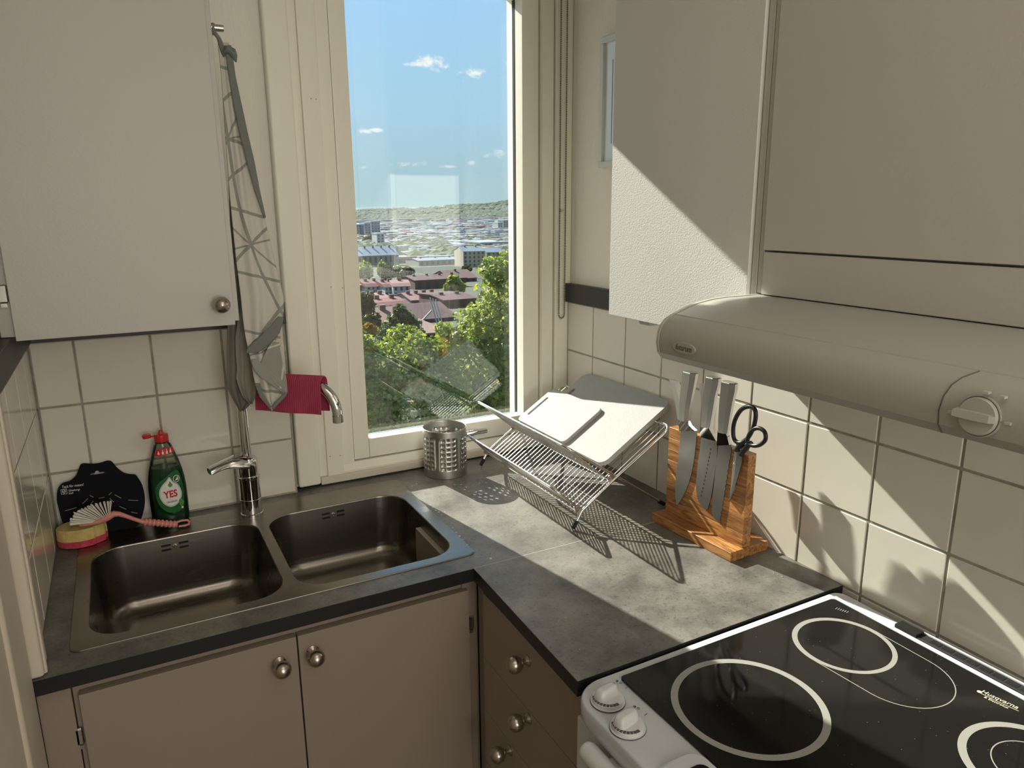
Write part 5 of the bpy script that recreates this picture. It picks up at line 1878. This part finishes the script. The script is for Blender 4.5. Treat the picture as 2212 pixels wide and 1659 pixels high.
def house(label, u0, u1, v_base, v_eave, v_ridge, Y, depth, wall, roof, nw=4, nr=2, skew=0.0, chim=0, kind='gable', cat='building', group=None, yaw=0.0):
    """u0..u1 the front in the picture, v_* its heights; placed at true distance Y with real depth"""
    a, c = px_at(u0, v_base, Y), px_at(u1, v_base, Y)
    ze = px_at((u0 + u1) / 2, v_eave, Y).z
    zr = px_at((u0 + u1) / 2, v_ridge, Y + depth / 2).z
    zb = min(gz_(a.x, Y), px_at((u0 + u1) / 2, v_base, Y).z) - 1
    w = c.x - a.x
    t = thing('house', label, cat, ((a.x + c.x) / 2, Y + depth / 2, zb), group)
    R = Matrix.Rotation(yaw, 4, 'Z')
    cen = Vector(((a.x + c.x) / 2, Y + depth / 2, 0))

    def T(x, y, z):
        return cen + R @ Vector((x, y, 0)) + Vector((0, 0, z))
    hw, hd = w / 2, depth / 2
    b = MB()
    b.add([T(x, y, z) for z in (zb, ze) for x, y in ((-hw, -hd), (hw, -hd), (hw, hd), (-hw, hd))], [(0, 3, 2, 1), (4, 5, 6, 7), (0, 1, 5, 4), (1, 2, 6, 5), (2, 3, 7, 6), (3, 0, 4, 7)])
    if kind == 'gable':
        b.add([T(x, y, z) for x in (-hw, hw) for y, z in ((-hd, ze), (hd, ze), (0, zr))], [(0, 1, 2), (3, 5, 4), (0, 2, 5, 3), (1, 4, 5, 2)])
    part('wall', b, HM[wall], t, smooth=0)
    o_ = max(.25, w * .012)
    th = o_ * .6
    r = MB()
    if kind == 'gable':
        for s_ in (-1, 1):
            y0, y1 = s_ * (hd + o_), 0
            zz = ze - o_ * (zr - ze) / hd
            r.add([T(x, y, z + d) for d in (0.05, th + .05) for x, y, z in ((-hw - o_, y0, zz), (hw + o_, y0, zz), (hw + o_, y1, zr), (-hw - o_, y1, zr))], [(0, 3, 2, 1), (4, 5, 6, 7), (0, 1, 5, 4), (1, 2, 6, 5), (2, 3, 7, 6), (3, 0, 4, 7)])
    elif kind == 'mansard':
        zm = ze + (zr - ze) * .62
        prof = [(-hd - o_, ze), (-hd * .70, zm), (0, zr), (hd * .70, zm), (hd + o_, ze)]
        r.loft([[T(x, y, z + .05) for y, z in prof] for x in (-hw - o_, hw + o_)])
    else:
        r.add([T(x, y, z) for z in (ze + .02, zr) for x, y in ((-hw - o_, -hd - o_), (hw + o_, -hd - o_), (hw + o_, hd + o_), (-hw - o_, hd + o_))], [(0, 3, 2, 1), (4, 5, 6, 7), (0, 1, 5, 4), (1, 2, 6, 5), (2, 3, 7, 6), (3, 0, 4, 7)])
    rf = part('roof', r, HM[roof], t, smooth=0)
    for i in range(chim):
        x = -hw + w * (i + .5) / chim
        s_ = max(.35, w * .02)
        zt_ = zr + s_ * 1.6
        q = MB().add([T(x + sx * s_, sy * s_ * .8 - hd * .15, z) for z in (zr - s_ * 1.5, zt_) for sx, sy in ((-1, -1), (1, -1), (1, 1), (-1, 1))], [(0, 3, 2, 1), (4, 5, 6, 7), (0, 1, 5, 4), (1, 2, 6, 5), (2, 3, 7, 6), (3, 0, 4, 7)])
        part('chimney', q, HM['tan'], rf, smooth=0)
    z_lo = px_at((u0 + u1) / 2, v_base, Y).z
    wh = (ze - z_lo) / max(nr, 1)
    for k in range(nr):
        for i in range(nw):
            x = -hw + w * (i + .5) / nw
            ww, hh = w / nw * .22, wh * .30
            zc = z_lo + wh * (k + .55)
            q = MB().add([T(x + sx * ww, -hd + d, zc + sz * hh) for d in (-.06, .3) for sx, sz in ((-1, -1), (1, -1), (1, 1), (-1, 1))], [(0, 1, 2, 3), (4, 7, 6, 5), (0, 4, 5, 1), (1, 5, 6, 2), (2, 6, 7, 3), (3, 7, 4, 0)])
            part('window', q, HM['pane'], t, smooth=0)
    return t


# near: the white terrace under red roofs and the big roofs beside it
house('white terrace house with a red roof, the leftmost by the window frame', 776, 790.5, 632, 617, 608, 165, 10, 'white', 'pink', 2, 1, chim=1)
house('white terrace house with a red mansard roof, second from the left', 793, 830, 634, 619, 605, 162, 10, 'white', 'red', 4, 2, chim=2, kind='mansard')
house('long white terrace house with a red mansard roof in the middle of the row', 832.5, 861, 638, 620, 606, 158, 10, 'white', 'red', 4, 2, chim=2, kind='mansard')
house('white house with a pink roof closing the terrace on the right', 864, 898, 641, 618, 604, 154, 11, 'white', 'pink', 3, 2, chim=1, kind='mansard', yaw=-.25)
house('long building under a dark red roof behind the white terrace', 897, 1008, 628, 604, 593, 185, 14, 'brown', 'maroon', 6, 1, chim=4)
house('building with a tan gabled roof behind the dark red roof', 973, 1030, 612, 602, 583, 215, 16, 'brown', 'tan', 4, 1, chim=1)
house('house under a red roof with many chimneys in the lower row', 792, 845, 664, 649, 634, 118, 9, 'cream', 'pink', 4, 1, chim=3, kind='mansard')
house('house with a dark red mansard roof above a strip of white wall', 815, 880, 672, 660, 642, 105, 9, 'white', 'red', 6, 1, chim=2, kind='mansard')
house('house under a rust red roof beside the white ladders', 890, 960, 663, 648, 631, 125, 10, 'beige', 'pink', 4, 1, chim=4)
house('low building under a broad brown roof in front of the red terraces', 815, 900, 716, 704, 664, 78, 12, 'brown', 'tan', 5, 1, chim=1)
house('building with a dark brown ribbed roof behind the pointed tree', 884, 985, 712, 690, 655, 88, 12, 'brown', 'maroon', 5, 1)
house('small white gabled house at the left edge between the trees', 779, 797, 695, 682, 672, 62, 6, 'white', 'flatroof', 2, 1)
house('dark brown block right of the three white poles, half hidden by the leafy tree', 962, 1030, 690, 648, 634, 112, 12, 'brown', 'maroon', 6, 2, chim=2)
house('brick building with pale pillars low behind the bushes', 905, 975, 745, 722, 706, 60, 9, 'brown', 'tan', 8, 1)
# middle distance
house('long building with a snow white roof at the left of the town', 772, 862, 572, 552, 533, 420, 22, 'beige', 'tin', 8, 1, chim=5)
house('broad pale hall under a grey roof in the middle of the town', 858, 905, 566, 552, 545, 470, 26, 'pale', 'slate', 6, 1)
house('grey building with a white roof behind the broad pale hall', 890, 948, 551, 541, 536, 560, 26, 'blue', 'tin', 7, 1)
house('low beige building with a row of roof lights in the middle of the town', 905, 1000, 574, 562, 556, 400, 22, 'beige', 'slate', 8, 1, chim=3)
house('pale building with a white roof edge in the middle of the town', 945, 1004, 554, 543, 537, 520, 26, 'pale', 'tin', 7, 2, chim=3)
house('small tan building between pale ones in the middle of the town', 838, 872, 541, 532, 528, 640, 18, 'beige', 'tan', 4, 1)
house('cream apartment house with rows of windows and a blue roof, right of the middle', 1008, 1052, 577, 543, 532, 350, 18, 'cream', 'slate', 5, 4, chim=2, yaw=-.15)
house('apartment house with a blue roof behind the top of the leafy tree', 1052, 1090, 570, 545, 535, 370, 18, 'beige', 'slate', 4, 3)
house('slender white tower at the left of the town', 815, 831, 532, 506, 503, 620, 14, 'white', 'tin', 2, 4, kind='flat')
house('grey blue tower block at the far left of the town', 770, 788, 516, 487, 484, 900, 22, 'grey', 'flatroof', 3, 6, kind='flat')
house('taller grey blue tower block, second from the left in the town', 789, 802, 516, 484, 481, 930, 22, 'grey', 'flatroof', 2, 6, kind='flat')
house('darker tower block left of the white tower', 803, 822, 514, 480, 477, 960, 24, 'blue', 'flatroof', 3, 6, kind='flat')
house('flat white hall in the middle distance of the town', 908, 950, 508, 501, 499, 950, 36, 'pale', 'tin', 8, 1, kind='flat')
house('row of pale office blocks on the right side of the town', 1024, 1075, 512, 499, 496, 950, 30, 'blue', 'tin', 9, 2, kind='flat')
house('white twin tower block on the right side of the town', 1076, 1086, 504, 482, 480, 1050, 20, 'white', 'tin', 2, 5, kind='flat')
house('second tower block on the right side of the town, the taller one', 1088, 1098, 506, 477, 475, 1060, 20, 'grey', 'flatroof', 2, 5, kind='flat')
house('brick red block above the pale offices on the right', 1030, 1048, 500, 490, 488, 1100, 25, 'brown', 'tan', 4, 1, kind='flat')
house('wide low building with a flat pale roof on the right', 1038, 1100, 533, 525, 520, 560, 40, 'blue', 'tin', 8, 1, kind='flat')
house('building with a saw tooth look and bright roofs on the right', 1004, 1028, 520, 511, 508, 760, 26, 'blue', 'tin', 4, 1, kind='flat')
# the rest of the town: blocks too small and far to pick out singly
tb = {'pale': MB(), 'grey': MB(), 'beige': MB(), 'red': MB()}
r = np.random.default_rng(11)
for i in range(2600):
    Y = 445 * (5.2 ** (r.random() ** 1.5))
    u = r.uniform(740, 1130)
    x = px_at(u, 500, Y).x
    z = gz_(x, Y)
    w, d, h = Y * r.uniform(.006, .026), Y * r.uniform(.006, .02), Y * r.uniform(.0045, .0085)
    k = r.choice(['pale', 'grey', 'beige', 'red'], p=[.42, .28, .2, .1])
    b = tb[k]
    vs = [(x + sx * w / 2, Y + sy * d / 2, zz) for zz in (z - 3, z + h) for sx, sy in ((-1, -1), (1, -1), (1, 1), (-1, 1))]
    b.add(vs, [(4, 5, 6, 7), (0, 1, 5, 4), (1, 2, 6, 5), (2, 3, 7, 6), (3, 0, 4, 7)])
dm_ = MB(); mi = []
for k in tb:
    dm_.add(tb[k].v, tb[k].f); mi += [list(tb).index(k)] * len(tb[k].f)
o = part('distant_buildings', dm_, HM['pale'], terrain, smooth=0, fix=False)
for k in ('grey', 'beige', 'pink'):
    o.data.materials.append(HM[k])
o.data.polygons.foreach_set('material_index', mi)
o['kind'] = 'stuff'
# tree clumps between them and the wood on the ridge
nT = 9000
PV = []
Y = 450 * (9.0 ** r.random(nT)); u = r.uniform(730, 1140, nT)
icos = bmesh.new(); bmesh.ops.create_icosphere(icos, subdivisions=1, radius=1)
icos.verts.index_update()
iv = np.array([v.co[:] for v in icos.verts]); if_ = np.array([[v.index for v in f.verts] for f in icos.faces]); icos.free()
AV, AF = [], []
cnt = 0
for k in range(nT):
    if Y[k] < 2300 and r.random() > .12:
        continue
    x = px_at(u[k], 500, Y[k]).x
    z = gz_(x, Y[k])
    s = r.uniform(2.5, 5) * (1 + Y[k] / 2000)
    AV.append(iv * np.array([s * 1.7, s * 1.7, s * .8]) * (1 + .08 * r.normal(size=(len(iv), 1))) + np.array([x, Y[k], z + s * .3]))
    AF.append(if_ + cnt * len(iv)); cnt += 1
b = MB(); b.v = [tuple(p) for p in np.concatenate(AV)]; b.f = [tuple(q) for q in np.concatenate(AF)]
o = part('distant_woods', b, mat('far_woods', (.03, .058, .024), .95, color2=(.06, .095, .032), vscale=.02), terrain, smooth=0, fix=False)
o['kind'] = 'stuff'

# haze over the valley, lying beyond the first houses
hzm = bpy.data.materials.new('valley_haze')
hzm.use_nodes = True
nt = hzm.node_tree; nt.nodes.clear()
o1 = nt.nodes.new('ShaderNodeOutputMaterial')
vs_ = nt.nodes.new('ShaderNodeVolumeScatter'); vs_.inputs['Density'].default_value = HAZE; vs_.inputs['Color'].default_value = (.80, .92, 1.0, 1); vs_.inputs['Anisotropy'].default_value = .25
nt.links.new(vs_.outputs[0], o1.inputs['Volume'])
if HAZE > 0:
    b = MB().add([(x, y, z) for z in (-70, 6) for x, y in ((-1500, 300), (6500, 300), (6500, 7000), (-1500, 7000))], [(0, 3, 2, 1), (4, 5, 6, 7), (0, 1, 5, 4), (1, 2, 6, 5), (2, 3, 7, 6), (3, 0, 4, 7)])
    o = part('haze', b, hzm, None, (2000, 3000, -30), smooth=0)
    tag(o, 'thin blue summer haze lying over the distant town', 'haze', kind='stuff')

# ladders on the roofs by the rust red house
for i, (u0, v0, u1, v1, Y) in enumerate(((929, 643, 951, 724, 56), (935, 645, 957, 724, 56), (941, 647, 963, 724, 56))):
    a, c = px_at(u0, v0, Y), px_at(u1, v1, Y)
    o = part('pole', MB().tube([c, a], .05, 6), HM['white'], None, tuple(c))
    tag(o, ('leftmost', 'middle', 'rightmost')[i] + ' of the three slanting white poles standing before the roofs', 'pole', 'white poles before the roofs')
a, c = px_at(906, 699, 76), px_at(932, 671, 84)
o = part('roof_ladder', MB().tube([a, c], .13, 6), HM['cream'], None, tuple(a))
tag(o, 'pale slanting rail along the edge of the brown roof', 'rail')
